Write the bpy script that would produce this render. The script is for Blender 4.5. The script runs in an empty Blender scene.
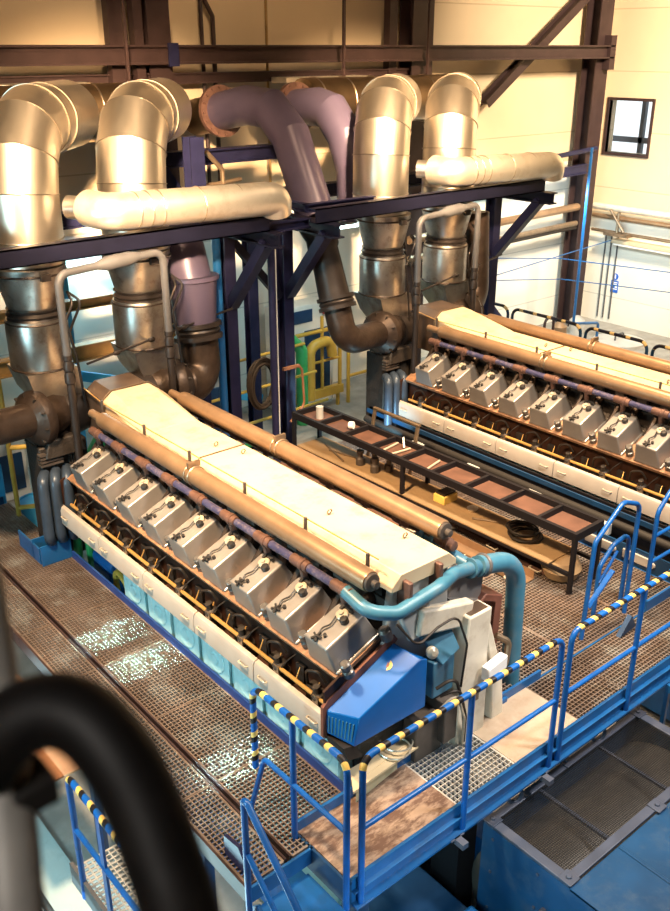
import bpy, bmesh, math, random
from mathutils import Vector as V, Matrix, noise as mnoise
random.seed(7)
SC = bpy.context.scene
COL = SC.collection
PI = math.pi

# ------------------------------------------------------------------ materials
MATS = {}
def mat(name, col, rough=.5, metal=0., var=.0, scale=6., col2=None, bump=0., bscale=40., rvar=.0, coat=0., stretch=None, dirt=None, dscale=3., damt=.5, dpos=(.5, .68)):
    m = bpy.data.materials.new(name); m.use_nodes = True
    nt = m.node_tree; b = nt.nodes['Principled BSDF']
    b.inputs['Base Color'].default_value = (*col, 1)
    b.inputs['Roughness'].default_value = rough
    b.inputs['Metallic'].default_value = metal
    if max(col) < .13 and metal < .3: b.inputs['Specular IOR Level'].default_value = .28
    if coat: b.inputs['Coat Weight'].default_value = coat
    tc = nt.nodes.new('ShaderNodeTexCoord'); mp = nt.nodes.new('ShaderNodeMapping')
    nt.links.new(tc.outputs['Object'], mp.inputs['Vector'])
    if stretch: mp.inputs['Scale'].default_value = stretch
    csock = None
    if var or col2:
        n = nt.nodes.new('ShaderNodeTexNoise'); n.inputs['Scale'].default_value = scale; n.inputs['Detail'].default_value = 6
        nt.links.new(mp.outputs[0], n.inputs['Vector'])
        r = nt.nodes.new('ShaderNodeValToRGB'); r.color_ramp.elements[0].position = .32; r.color_ramp.elements[1].position = .7
        c2 = col2 if col2 else tuple(max(0, c*(1-var)) for c in col)
        r.color_ramp.elements[0].color = (*c2, 1); r.color_ramp.elements[1].color = (*col, 1)
        nt.links.new(n.outputs['Fac'], r.inputs['Fac']); csock = r.outputs['Color']
    if dirt:
        n2 = nt.nodes.new('ShaderNodeTexNoise'); n2.inputs['Scale'].default_value = dscale; n2.inputs['Detail'].default_value = 9; n2.inputs['Roughness'].default_value = .7
        nt.links.new(mp.outputs[0], n2.inputs['Vector'])
        r2 = nt.nodes.new('ShaderNodeValToRGB'); r2.color_ramp.elements[0].position = dpos[0]; r2.color_ramp.elements[1].position = dpos[1]
        r2.color_ramp.elements[0].color = (0, 0, 0, 1); r2.color_ramp.elements[1].color = (damt, damt, damt, 1)
        nt.links.new(n2.outputs['Fac'], r2.inputs['Fac'])
        mx = nt.nodes.new('ShaderNodeMixRGB'); nt.links.new(r2.outputs['Color'], mx.inputs['Fac'])
        if csock: nt.links.new(csock, mx.inputs['Color1'])
        else: mx.inputs['Color1'].default_value = (*col, 1)
        mx.inputs['Color2'].default_value = (*dirt, 1); csock = mx.outputs['Color']
    if csock: nt.links.new(csock, b.inputs['Base Color'])
    if rvar:
        n3 = nt.nodes.new('ShaderNodeTexNoise'); n3.inputs['Scale'].default_value = scale*1.7; n3.inputs['Detail'].default_value = 5
        nt.links.new(mp.outputs[0], n3.inputs['Vector'])
        mr = nt.nodes.new('ShaderNodeMapRange'); mr.inputs['To Min'].default_value = max(.05, rough-rvar); mr.inputs['To Max'].default_value = min(1, rough+rvar)
        nt.links.new(n3.outputs['Fac'], mr.inputs['Value']); nt.links.new(mr.outputs[0], b.inputs['Roughness'])
    if bump:
        n4 = nt.nodes.new('ShaderNodeTexNoise'); n4.inputs['Scale'].default_value = bscale; n4.inputs['Detail'].default_value = 4
        nt.links.new(mp.outputs[0], n4.inputs['Vector'])
        bp = nt.nodes.new('ShaderNodeBump'); bp.inputs['Strength'].default_value = bump; bp.inputs['Distance'].default_value = .02
        nt.links.new(n4.outputs['Fac'], bp.inputs['Height']); nt.links.new(bp.outputs[0], b.inputs['Normal'])
    MATS[name] = m; return m
def emit(name, col, s):
    m = bpy.data.materials.new(name); m.use_nodes = True; b = m.node_tree.nodes['Principled BSDF']
    b.inputs['Base Color'].default_value = (*col, 1); b.inputs['Emission Color'].default_value = (*col, 1); b.inputs['Emission Strength'].default_value = s
    MATS[name] = m; return m
def panelwall(name, col, seam, horizontal=True, period=1.2):
    m = mat(name, col, .75, 0, .06, 1.5, bump=.05)
    nt = m.node_tree; b = nt.nodes['Principled BSDF']
    src = b.inputs['Base Color'].links[0].from_socket
    g = nt.nodes.new('ShaderNodeNewGeometry'); sp = nt.nodes.new('ShaderNodeSeparateXYZ'); nt.links.new(g.outputs['Position'], sp.inputs[0])
    md = nt.nodes.new('ShaderNodeMath'); md.operation = 'MODULO'; md.inputs[1].default_value = period
    ad = nt.nodes.new('ShaderNodeMath'); ad.operation = 'ADD'; ad.inputs[1].default_value = 24*period/2
    nt.links.new(sp.outputs['Z'], ad.inputs[0]); nt.links.new(ad.outputs[0], md.inputs[0])
    lt = nt.nodes.new('ShaderNodeMath'); lt.operation = 'LESS_THAN'; lt.inputs[1].default_value = .022
    nt.links.new(md.outputs[0], lt.inputs[0])
    mx = nt.nodes.new('ShaderNodeMixRGB'); nt.links.new(lt.outputs[0], mx.inputs['Fac']); nt.links.new(src, mx.inputs['Color1']); mx.inputs['Color2'].default_value = (*seam, 1)
    nt.links.new(mx.outputs[0], b.inputs['Base Color'])
    return m

panelwall('wall_cream', (.60, .48, .33), (.42, .33, .22))
panelwall('wall_pale', (.74, .72, .66), (.5, .5, .47))
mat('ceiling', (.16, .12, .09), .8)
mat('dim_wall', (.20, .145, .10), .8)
mat('concrete', (.34, .33, .31), .7, 0, .35, 3, bump=.1, dirt=(.16, .14, .12), dscale=2)
mat('pit_floor', (.50, .60, .60), .45, 0, .15, 2, dirt=(.22, .25, .25), dscale=2.5)  # white floor with the cyan of the cold lamps mixed into its colour
mat('steel_dark', (.045, .026, .026), .5, .1, .3, 4)
mat('steel_navy', (.018, .019, .060), .38, .15, .35, 5, rvar=.1)
mat('toe_blue', (.012, .045, .20), .4, 0, .2, 5)
mat('beam_navy', (.008, .0085, .022), .4, .1, .3, 5)
mat('rail_blue', (.005, .095, .38), .32, .0, .2, 8, dirt=(.02, .05, .12), dscale=14, damt=.5)
mat('beam_blue', (.010, .10, .30), .35, .0, .25, 5, dirt=(.03, .05, .1), dscale=6, damt=.5)
mat('deep_blue', (.01, .05, .13), .35, .05, .3, 4)
mat('box_blue', (.0, .105, .40), .33, 0, .1, 6, coat=.08)
mat('gen_blue', (.006, .11, .36), .35, 0, .25, 4, dirt=(.02, .05, .1), dscale=4, damt=.5)
mat('unit_blue', (.009, .065, .17), .4, .0, .3, 3, dirt=(.05, .09, .15), dscale=5, damt=.6)
mat('unit_edge', (.07, .085, .13), .45, .1, .3, 5)
mat('duct_metal', (.84, .76, .65), .33, 1, .08, 2.0, rvar=.04, stretch=(3, 3, .6))
mat('duct_band', (.55, .47, .38), .3, 1)
mat('header_metal', (.36, .25, .15), .38, 1, .3, 3)
mat('foil', (.82, .77, .68), .34, .85, .08, 4, bump=.12, bscale=9, dirt=(.5, .42, .3), dscale=5, damt=.4)
mat('stack_metal', (.52, .49, .46), .32, .95, .35, 4, rvar=.1, dirt=(.16, .1, .07), dscale=5, damt=.7)
mat('stack_dark', (.045, .036, .034), .42, .5, .4, 6)
mat('purple_duct', (.088, .072, .122), .36, .15, .12, 4, rvar=.05)
mat('bellow', (.035, .03, .028), .5, .2)
mat('turbo_cast', (.065, .045, .036), .42, .6, .45, 7, bump=.2, bscale=25)
mat('cast_dark', (.04, .032, .028), .55, .4, .5, 9, bump=.3, bscale=30)
mat('grey_pipe', (.115, .115, .125), .45, .25, .2, 6)
mat('teal_pipe', (.05, .19, .30), .38, 0, .25, 6, dirt=(.13, .15, .17), dscale=6, damt=.6)
mat('oil_pipe', (.045, .065, .10), .35, .2, .3, 6)
mat('teal_dark', (.05, .16, .26), .4, 0, .3, 6)
mat('purple_pipe', (.055, .055, .125), .4, .1, .3, 12, dirt=(.25, .2, .2), dscale=18, damt=.5)
mat('sleeve', (.17, .09, .07), .5, .35, .35, 14)
mat('exhaust_tan', (.33, .21, .125), .36, .55, .2, 5, rvar=.08, dirt=(.25, .15, .08), dscale=4, damt=.5)
mat('exhaust_end', (.12, .10, .09), .45, .5, .3, 10)
mat('clamp', (.30, .22, .15), .4, .7, .3, 12)
mat('roof_cream', (.60, .48, .33), .5, .1, .1, 3, rvar=.06, dirt=(.44, .29, .16), dscale=4, damt=.6)
mat('hood_metal', (.17, .115, .085), .42, .6, .35, 4)
mat('panel_cream', (.40, .36, .325), .45, .05, .12, 5, dirt=(.4, .3, .24), dscale=7, damt=.4)
mat('trough_rust', (.045, .018, .011), .6, .2, .4, 6)
mat('deck_rust', (.34, .18, .10), .6, .1, .5, 12, dirt=(.12, .06, .03), dscale=15, damt=.7)
mat('head_grey', (.36, .335, .32), .33, .55, .16, 4, rvar=.07, bump=.05, bscale=60)
mat('knob_grey', (.17, .16, .155), .35, .6, .4, 40)
mat('cap_bright', (.55, .48, .38), .35, .3, .2, 30)
mat('knob_black', (.03, .028, .028), .4, .3)
mat('brass', (.80, .46, .14), .32, .6, .2, 10)
mat('mint_block', (.30, .55, .57), .45, 0, .15, 4)
mat('mint_door', (.42, .68, .72), .42, 0, .14, 5, dirt=(.2, .4, .42), dscale=6, damt=.4)
mat('grating', (.23, .17, .14), .55, .45, .45, 1.7, dirt=(.42, .44, .42), dscale=2.2, damt=.5)
mat('grating_white', (.62, .60, .57), .45, .4, .3, 4)
mat('grate_dark', (.14, .105, .085), .6, .3, .4, 3)
mat('plywood', (.36, .255, .19), .7, 0, .3, 3, stretch=(2, 5, 1), dirt=(.09, .045, .03), dscale=2.6, damt=.95, dpos=(.42, .58))
mat('plywood_pale', (.42, .335, .26), .7, 0, .2, 3, dirt=(.24, .16, .11), dscale=3, damt=.7, dpos=(.45, .65))
mat('board', (.52, .41, .26), .65, 0, .15, 3)
mat('shelf_wood', (.36, .235, .12), .65, 0, .35, 4, dirt=(.22, .13, .06), dscale=4, damt=.7)
mat('bench_black', (.006, .005, .007), .6, .0)
mat('tray_rust', (.13, .062, .042), .6, .2, .4, 5)
mat('tape_yellow', (.80, .56, .14), .5)
mat('tape_black', (.02, .018, .018), .5)
mat('guard_yellow', (.55, .34, .05), .45, 0, .2, 6)
mat('hose_green', (.03, .30, .09), .4)
mat('white_paint', (.75, .73, .68), .5, 0, .1, 5)
mat('cast_white', (.66, .60, .50), .45, 0, .2, 4, dirt=(.35, .27, .18), dscale=6, damt=.5)
mat('housing_grey', (.50, .50, .49), .42, .1, .2, 4)
mat('red_brown', (.20, .075, .05), .5, .1, .3, 6)
mat('black_rubber', (.018, .016, .015), .55)
mat('near_black', (.005, .004, .004), .55, .0, .5, 12, dirt=(.02, .016, .013), dscale=18, damt=.4)
mat('near_grey', (.36, .34, .31), .5, .1, .5, 14)
mat('mesh_dark', (.020, .020, .023), .5, .5)
mat('fan_metal', (.12, .11, .10), .4, .5, .3, 4)
mat('girder_tan', (.36, .22, .08), .5, .1, .4, 5)
mat('sign_blue', (.02, .12, .55), .4)
mat('pure_white', (.85, .85, .85), .5)
mat('orange_plate', (.26, .11, .05), .5, .1, .3, 5)
mat('red_plastic', (.5, .04, .03), .4)
mat('drum_blue', (.03, .28, .55), .35)
mat('cable_black', (.02, .015, .012), .5)
emit('tube_glow', (.75, 1.0, .98), 14)
m_ = mat('warning_tape', (.02, .02, .02), .42); nt_ = m_.node_tree
an = nt_.nodes.new('ShaderNodeAttribute'); an.attribute_name = 'along'
dv = nt_.nodes.new('ShaderNodeMath'); dv.operation = 'DIVIDE'; dv.inputs[1].default_value = .175
fr_ = nt_.nodes.new('ShaderNodeMath'); fr_.operation = 'FRACT'
rp = nt_.nodes.new('ShaderNodeValToRGB'); rp.color_ramp.interpolation = 'CONSTANT'
rp.color_ramp.elements[0].color = (.78, .52, .14, 1); rp.color_ramp.elements[1].position = .27; rp.color_ramp.elements[1].color = (.014, .012, .014, 1)
e_ = rp.color_ramp.elements.new(.55); e_.color = (.006, .10, .40, 1)
nt_.links.new(an.outputs['Fac'], dv.inputs[0]); nt_.links.new(dv.outputs[0], fr_.inputs[0]); nt_.links.new(fr_.outputs[0], rp.inputs['Fac'])
nt_.links.new(rp.outputs['Color'], nt_.nodes['Principled BSDF'].inputs['Base Color'])
m2 = m_.copy(); m2.name = 'hoop_tape'; MATS['hoop_tape'] = m2
for n_ in m2.node_tree.nodes:
    if n_.type == 'VALTORGB' and n_.color_ramp.interpolation == 'CONSTANT':
        n_.color_ramp.elements[2].color = (.012, .014, .03, 1); n_.color_ramp.elements[0].color = (.62, .45, .2, 1)
    if n_.type == 'MATH' and n_.operation == 'DIVIDE': n_.inputs[1].default_value = .3
g = bpy.data.materials.new('window_glass'); g.use_nodes = True
gb = g.node_tree.nodes['Principled BSDF']; gb.inputs['Transmission Weight'].default_value = 1; gb.inputs['Roughness'].default_value = .02; gb.inputs['IOR'].default_value = 1.02
MATS['window_glass'] = g

# ------------------------------------------------------------------ mesh builder
OFF = {}
WHOLE = {'grating_panel', 'wire_mesh', 'tread', 'retaining_wire', 'louvre', 'wiring', 'cap_latch', 'star_knob', 'oil_cooler', 'pictogram', 'wall_right', 'floor', 'warning_tape'}
class MB:
    def __init__(s): s.v = []; s.f = []
    def add(s, vs, fs):
        n = len(s.v); s.v += [V(p) for p in vs]; s.f += [tuple(i+n for i in f) for f in fs]; return s
    def box(s, a, b):
        x0, y0, z0 = a; x1, y1, z1 = b
        return s.add([(x0,y0,z0),(x1,y0,z0),(x1,y1,z0),(x0,y1,z0),(x0,y0,z1),(x1,y0,z1),(x1,y1,z1),(x0,y1,z1)],
                     [(0,3,2,1),(4,5,6,7),(0,1,5,4),(1,2,6,5),(2,3,7,6),(3,0,4,7)])
    def obox(s, c, ax, ay, az, d, taper=1., tapery=None):
        c, ax, ay, az = V(c), V(ax).normalized(), V(ay).normalized(), V(az).normalized()
        if tapery is None: tapery = taper
        vs = []
        for k, (tx, ty) in ((-1, (1, 1)), (1, (taper, tapery))):
            for i, j in ((-1,-1),(1,-1),(1,1),(-1,1)):
                vs.append(c + ax*i*d[0]/2*tx + ay*j*d[1]/2*ty + az*k*d[2]/2)
        return s.add(vs, [(0,3,2,1),(4,5,6,7),(0,1,5,4),(1,2,6,5),(2,3,7,6),(3,0,4,7)])
    def bar(s, p, q, w, h, up=(0,0,1)):
        p, q = V(p), V(q); d = (q-p).normalized(); u = V(up)
        if abs(d.dot(u)) > .98: u = V((1,0,0))
        sx = d.cross(u).normalized(); uz = sx.cross(d).normalized()
        return s.obox((p+q)/2, sx, d, uz, (w, (q-p).length, h))
    def ibeam(s, p, q, w, h, t=.02, up=(0,0,1)):
        p, q = V(p), V(q); d = (q-p).normalized(); u = V(up)
        if abs(d.dot(u)) > .98: u = V((1,0,0))
        sx = d.cross(u).normalized(); uz = sx.cross(d).normalized()
        L = (q-p).length; c = (p+q)/2
        s.obox(c+uz*(h/2-t/2), sx, d, uz, (w, L, t)); s.obox(c-uz*(h/2-t/2), sx, d, uz, (w, L, t))
        s.obox(c, sx, d, uz, (t, L, h-2*t)); return s
    def ring(s, c, u, w, r, n): return [c + (u*math.cos(2*PI*k/n) + w*math.sin(2*PI*k/n))*r for k in range(n)]
    def tube(s, path, r, n=12, cap=True, rs=None, miter=True):
        P = [V(p) for p in path]; m = len(P)
        T = []
        for i in range(m):
            a = (P[i]-P[i-1]).normalized() if i else (P[1]-P[0]).normalized()
            b = (P[i+1]-P[i]).normalized() if i < m-1 else a
            t = a+b; T.append(t.normalized() if t.length > 1e-6 else a)
        u = T[0].orthogonal().normalized(); base = len(s.v)
        rings = []
        for i in range(m):
            if i: 
                ax = T[i-1].cross(T[i])
                if ax.length > 1e-7:
                    ang = T[i-1].angle(T[i]); u = Matrix.Rotation(ang, 3, ax.normalized()) @ u
            u = (u - T[i]*u.dot(T[i])).normalized(); w = T[i].cross(u)
            R = rs[i] if rs else r
            if miter and 0 < i < m-1:
                a = (P[i]-P[i-1]).normalized(); ax = a.cross(T[i])
                if ax.length > 1e-5:
                    k = 1/max(.5, a.dot(T[i])); e = ax.normalized().cross(T[i]).normalized()
                    rg = []
                    for q in s.ring(V((0,0,0)), u, w, R, n): rg.append(P[i] + q + e*q.dot(e)*(k-1))
                    rings.append(rg); continue
            rings.append(s.ring(P[i], u, w, R, n))
        vs = [p for rg in rings for p in rg]; fs = []
        for i in range(m-1):
            for k in range(n):
                k2 = (k+1) % n; fs.append((i*n+k, i*n+k2, (i+1)*n+k2, (i+1)*n+k))
        if cap: fs.append(tuple(range(n-1, -1, -1))); fs.append(tuple((m-1)*n+k for k in range(n)))
        return s.add(vs, fs)
    def cyl(s, p, q, r, r2=None, n=20): return s.tube([p, q], r, n, True, [r, r if r2 is None else r2])
    def lathe(s, o, ax, prof, n=24):
        o, ax = V(o), V(ax).normalized(); u = ax.orthogonal().normalized(); w = ax.cross(u); vs = []; fs = []
        for r, h in prof: vs += s.ring(o+ax*h, u, w, max(r, 1e-4), n)
        for i in range(len(prof)-1):
            for k in range(n):
                k2 = (k+1) % n; fs.append((i*n+k, i*n+k2, (i+1)*n+k2, (i+1)*n+k))
        fs.append(tuple(range(n-1, -1, -1))); fs.append(tuple((len(prof)-1)*n+k for k in range(n)))
        return s.add(vs, fs)
    def torus(s, c, ax, R, r, n=28, m=8):
        c, ax = V(c), V(ax).normalized(); u = ax.orthogonal().normalized(); w = ax.cross(u); vs = []; fs = []
        for i in range(n):
            d = u*math.cos(2*PI*i/n)+w*math.sin(2*PI*i/n)
            for j in range(m): vs.append(c + d*(R+r*math.cos(2*PI*j/m)) + ax*r*math.sin(2*PI*j/m))
        for i in range(n):
            for j in range(m):
                fs.append((i*m+j, ((i+1)%n)*m+j, ((i+1)%n)*m+(j+1)%m, i*m+(j+1)%m))
        return s.add(vs, fs)
    def prism(s, poly, e, d):   # poly: list of 3d points, extruded by vector e*d
        P = [V(p) for p in poly]; E = V(e)*d; n = len(P)
        return s.add(P + [p+E for p in P], [tuple(range(n-1, -1, -1)), tuple(range(n, 2*n))] + [(k, (k+1)%n, n+(k+1)%n, n+k) for k in range(n)])
    def prismY(s, xz, y0, y1): return s.prism([(x, y0, z) for x, z in xz], (0, 1, 0), y1-y0)
    def sphere(s, c, r, n=14, sz=1.):
        prof = [(r*math.sin(PI*k/8), -r*sz*math.cos(PI*k/8)) for k in range(9)]
        return s.lathe(c, (0,0,1), prof, n)
    def loft(s, rings):
        n = len(rings[0]); fs = []; vs = [V(p) for r in rings for p in r]
        for i in range(len(rings)-1):
            for k in range(n): fs.append((i*n+k, i*n+(k+1)%n, (i+1)*n+(k+1)%n, (i+1)*n+k))
        fs.append(tuple(range(n-1,-1,-1))); fs.append(tuple((len(rings)-1)*n+k for k in range(n)))
        return s.add(vs, fs)
    def clusters(s, tol=.004):
        par = list(range(len(s.v)))
        def find(i):
            while par[i] != i: par[i] = par[par[i]]; i = par[i]
            return i
        for f in s.f:
            a = find(f[0])
            for i in f[1:]: par[find(i)] = a
        isl = {}
        for i in range(len(s.v)): isl.setdefault(find(i), []).append(i)
        groups = []
        for ids in isl.values():
            P = [s.v[i] for i in ids]
            lo = [min(p[k] for p in P)-tol for k in range(3)]; hi = [max(p[k] for p in P)+tol for k in range(3)]
            hit = [g_ for g_ in groups if any(all(lo[k] <= b_[1][k] and hi[k] >= b_[0][k] for k in range(3)) for b_ in g_[1])]
            new = (list(ids), [(lo, hi)])
            for g_ in hit: new = (new[0]+g_[0], new[1]+g_[1]); groups.remove(g_)
            groups.append(new)
        return [g_[0] for g_ in groups]
    def build(s, name, m, parent=None, bevel=0., ang=32, seg=2, base=None):
        if parent is not None and name not in WHOLE:
            cl = s.clusters()
            if len(cl) > 1:
                first = None
                for ids in sorted(cl, key=lambda q: min(q)):
                    mp = {i: k for k, i in enumerate(ids)}; sub = MB(); sub.v = [s.v[i] for i in ids]
                    sub.f = [tuple(mp[i] for i in f) for f in s.f if f[0] in mp]
                    o = sub.build_one(name, m, parent, bevel, ang, seg); first = first or o
                return first
        elif parent is None and len(s.v) < 3000 and name not in WHOLE:
            n_ = len(s.clusters())
            if n_ > 1: print('MULTI', name, n_)
        return s.build_one(name, m, parent, bevel, ang, seg, base)
    def build_one(s, name, m, parent=None, bevel=0., ang=32, seg=2, base=None):
        me = bpy.data.meshes.new(name)
        off = V((0,0,0))
        if parent is not None: off = OFF[parent.name]
        elif base is not None: off = V(base)
        else:
            xs = [p.x for p in s.v]; ys = [p.y for p in s.v]; zs = [p.z for p in s.v]
            off = V(((min(xs)+max(xs))/2, (min(ys)+max(ys))/2, min(zs)))
        me.from_pydata([tuple(p-off) for p in s.v], [], s.f)
        bm = bmesh.new(); bm.from_mesh(me)
        bmesh.ops.recalc_face_normals(bm, faces=bm.faces)
        th = math.radians(ang)
        for f in bm.faces: f.smooth = True
        for e in bm.edges:
            e.smooth = not (len(e.link_faces) != 2 or e.calc_face_angle(0) > th)
        bm.to_mesh(me); bm.free()
        o = bpy.data.objects.new(name, me); COL.objects.link(o)
        me.materials.append(MATS[m])
        if parent is not None: o.parent = parent
        else: o.location = off
        OFF[o.name] = off
        if bevel:
            md = o.modifiers.new('bevel', 'BEVEL'); md.width = bevel; md.segments = seg; md.limit_method = 'ANGLE'; md.angle_limit = math.radians(40); md.harden_normals = False
        return o

def fillet(pts, rad, n=6):
    P = [V(p) for p in pts]; out = [P[0]]
    for i in range(1, len(P)-1):
        a = (P[i-1]-P[i]); b = (P[i+1]-P[i]); la, lb = a.length, b.length; a.normalize(); b.normalize()
        th = a.angle(b)
        if th > PI-.02: out.append(P[i]); continue
        R = rad[i-1] if isinstance(rad, (list, tuple)) else rad
        d = min(R/math.tan(th/2), la*.49, lb*.49); R = d*math.tan(th/2)
        p0 = P[i]+a*d; p1 = P[i]+b*d
        bis = (a+b).normalized(); c = P[i]+bis*(R/math.sin(th/2))
        v0 = p0-c; v1 = p1-c; ax = v0.cross(v1).normalized(); tot = v0.angle(v1)
        for k in range(n+1): out.append(c + Matrix.Rotation(tot*k/n, 3, ax) @ v0)
    out.append(P[-1]); return out

def tag(o, label=None, cat=None, group=None, kind=None):
    if label: o['label'] = label
    if cat: o['category'] = cat
    if group: o['group'] = group
    if kind: o['kind'] = kind
    return o
def thing(name, label, cat, loc, group=None):
    o = bpy.data.objects.new(name, None); COL.objects.link(o); o.location = loc; o.empty_display_size = .1
    OFF[o.name] = V(loc); return tag(o, label, cat, group)
def copy_tree(o, parent=None):
    c = o.copy(); COL.objects.link(c)
    if parent is not None: c.parent = parent
    for ch in list(o.children): copy_tree(ch, c)
    return c
def dup(root, dx, label):
    c = copy_tree(root); c.location = root.location + V((dx, 0, 0)); c['label'] = label; return c
def struct(name, mb, m, bevel=0.): return tag(mb.build(name, m, bevel=bevel), kind='structure')

D = 5.1           # distance between the two engines
XC = 4.44         # centre line of the near engine
YB, XR, ZF = 12.9, 18.4, -.6     # back wall, right wall, hall floor

# ------------------------------------------------------------------ setting
struct('floor', MB().box((-4, -4, -2.2), (XR, 9.55, -2.0)).box((12.8, -4, -2.0), (XR, 9.55, ZF)).box((-4, 9.55, -2.2), (XR, YB, ZF)), 'concrete')
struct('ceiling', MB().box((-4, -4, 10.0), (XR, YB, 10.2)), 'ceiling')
w = MB()                                           # right wall with a window opening
wy0, wy1, wz0, wz1 = 11.57, 12.62, 3.16, 4.23
w.box((XR, -4, -2.2), (XR+.25, wy0, 10)).box((XR, wy1, -2.2), (XR+.25, YB, 10)).box((XR, wy0, -2.2), (XR+.25, wy1, wz0)).box((XR, wy0, wz1), (XR+.25, wy1, 10))
struct('wall_right', w, 'wall_cream')
struct('wall_back', MB().box((-4, YB, 3.0), (XR+.25, YB+.25, 10)), 'wall_cream')
struct('wall_back_lower', MB().box((-4, YB, -2.2), (XR+.25, YB+.25, 3.0)), 'wall_pale')
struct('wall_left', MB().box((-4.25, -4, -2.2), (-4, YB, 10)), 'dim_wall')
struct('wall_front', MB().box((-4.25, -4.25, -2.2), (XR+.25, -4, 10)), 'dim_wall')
tag(MB().box((XR-.02, -4, ZF), (XR-.001, YB-.001, 1.75)).build('trim_1', 'wall_pale'), kind='structure')
wn = MB(); t = .06
for a, b in (((XR-.03, wy0-t, wz0-t), (XR+.1, wy1+t, wz0)), ((XR-.03, wy0-t, wz1), (XR+.1, wy1+t, wz1+t)), ((XR-.03, wy0-t, wz0), (XR+.1, wy0, wz1)), ((XR-.03, wy1, wz0), (XR+.1, wy1+t, wz1))): wn.box(a, b)
win = struct('window_1', wn, 'steel_dark')
MB().box((XR+.06, wy0, wz0), (XR+.07, wy1, wz1)).build('pane', 'window_glass', win)
tag(MB().box((XR+.95, 11.15, 2.4), (XR+1.1, 12.06, 4.12)).box((XR+.9, 12.3, 2.4), (XR+1.0, 12.4, 4.7)).box((XR+.9,11.1,3.3),(XR+1.0,13.4,3.42)).build('outdoor_post_frame', 'grey_pipe'), 'grey metal framework standing outdoors behind the window', 'frame')
win2 = None

# steelwork of the back wall
def steel(name, p, q, w_, h_, label, cat='column', up=(0,1,0), m='steel_dark'):
    return tag(MB().ibeam(p, q, w_, h_, .03, up).build(name, m), label, cat)
steel('steel_column', (17.6, 12.55, ZF), (17.6, 12.55, 10), .42, .36, 'dark steel column in the corner beside the window')
steel('steel_column', (7.25, 12.62, ZF), (7.25, 12.62, 10), .36, .34, 'wide dark steel column behind the leftmost silver elbows')
steel('steel_column', (12.44, 12.62, ZF), (12.44, 12.62, 10), .5, .34, 'wide dark steel column above the rear silver elbow pair')
for nm, x, r, lab in (('cable_riser', 6.6, .12, 'broad dark cable riser left of the wide column on the back wall'), ('cable_riser', 6.93, .07, 'dark riser squeezed right beside the wide column at top left'),):
    tag(MB().box((x-r, 12.45, ZF), (x+r, 12.6, 10)).build(nm, 'steel_dark'), lab, 'pipe')
tag(MB().tube(fillet([(8.2, 12.72, 10), (8.2, 12.72, 5.9), (8.32, 12.72, 5.7), (8.32, 12.72, 2.5)], .05), .035, 8).tube([(8.12, 12.72, 10), (8.12, 12.72, 2.5)], .03, 8).build('conduit_pair', 'steel_dark'), 'pair of thin dark conduits on the back wall above the purple ducts', 'conduit')
tag(MB().tube([(9.32, 12.75, 10), (9.32, 12.75, ZF)], .022, 8).build('conduit', 'girder_tan'), 'single thin brassy conduit on the back wall above the second purple duct', 'conduit')
tag(MB().box((11.74, 12.55, 2.5), (11.92, 12.7, 10)).build('wall_stud', 'steel_dark'), 'narrow dark stud left of the wide rear column', 'column')
b = thing('wall_beam', 'long dark horizontal steel beam across the back wall at the picture top', 'beam', (9, 12.3, 5.05))
MB().ibeam((-3.9, 12.3, 5.19), (7.28, 12.3, 5.19), .2, .25, .03).build('beam', 'steel_dark', b)
MB().ibeam((7.33, 12.3, 5.19), (17.75, 12.3, 5.19), .2, .25, .03).build('beam', 'steel_dark', b)
MB().box((7.22, 12.17, 5.04), (7.38, 12.2, 5.34)).build('splice_plate', 'steel_navy', b)
MB().box((17.6, 12.2, 4.85), (17.78, 12.4, 5.5)).build('end_plate', 'steel_dark', b)
tag(MB().ibeam((-3.9, 12.6, 4.87), (12.2, 12.6, 4.87), .14, .15, .02).build('wall_rail', 'steel_dark'), 'thinner dark rail just under the long wall beam', 'beam')
tag(MB().ibeam((17.45, 12.55, 6.5), (14.2, 12.55, 4.3), .16, .26, .03, (0,1,0)).build('diagonal_brace', 'steel_dark'), 'dark diagonal steel brace running down from the corner column', 'brace')
tag(MB().ibeam((15.6, 12.74, -.4), (12.95, 12.74, 2.2), .12, .22, .03, (0,1,0)).build('diagonal_brace', 'steel_navy'), 'dark blue diagonal brace behind the rear engine near the floor', 'brace')
for x0, x1, lab in ((4.6, 6.0, 'long flat metal tray on top of the wall behind the first silver elbow'), (9.2, 10.9, 'long flat metal tray behind the third silver elbow')):
    tag(MB().box((x0, 12.1, 4.78), (x1, 12.5, 4.86)).build('cable_tray', 'foil', bevel=.01), lab, 'tray')

# ------------------------------------------------------------------ gratings and walkways
def grating(x0, x1, y0, y1, px=.05, py=.05, w_=.009, h=.03, z=0., edge=.018):
    m = MB(); nx = max(1, round((x1-x0)/px)); ny = max(1, round((y1-y0)/py))
    for i in range(nx+1):
        x = x0+(x1-x0)*i/nx; ww = edge if i in (0, nx) else w_
        m.box((x-ww/2, y0, z-h), (x+ww/2, y1, z-.002))
    for j in range(ny+1):
        y = y0+(y1-y0)*j/ny; ww = edge if j in (0, ny) else w_*1.25
        m.box((x0, y-ww/2, z-h), (x1, y+ww/2, z))
    return m
wk = thing('grating_walkway', 'long brown steel grating walkway beside the front engine', 'walkway', (3.1, 7, -.1))
ys = [3.95+.965*i for i in range(8)]
for i in range(7):
    grating(2.92, 3.585, ys[i]+.006, ys[i+1]-.006, .038, .042, .0075).build('grating_panel', 'grating', wk)
    grating(2.53, 2.84, ys[i]+.006, ys[i+1]-.006, .038, .042, .0075).build('grating_panel', 'grating', wk)
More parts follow.
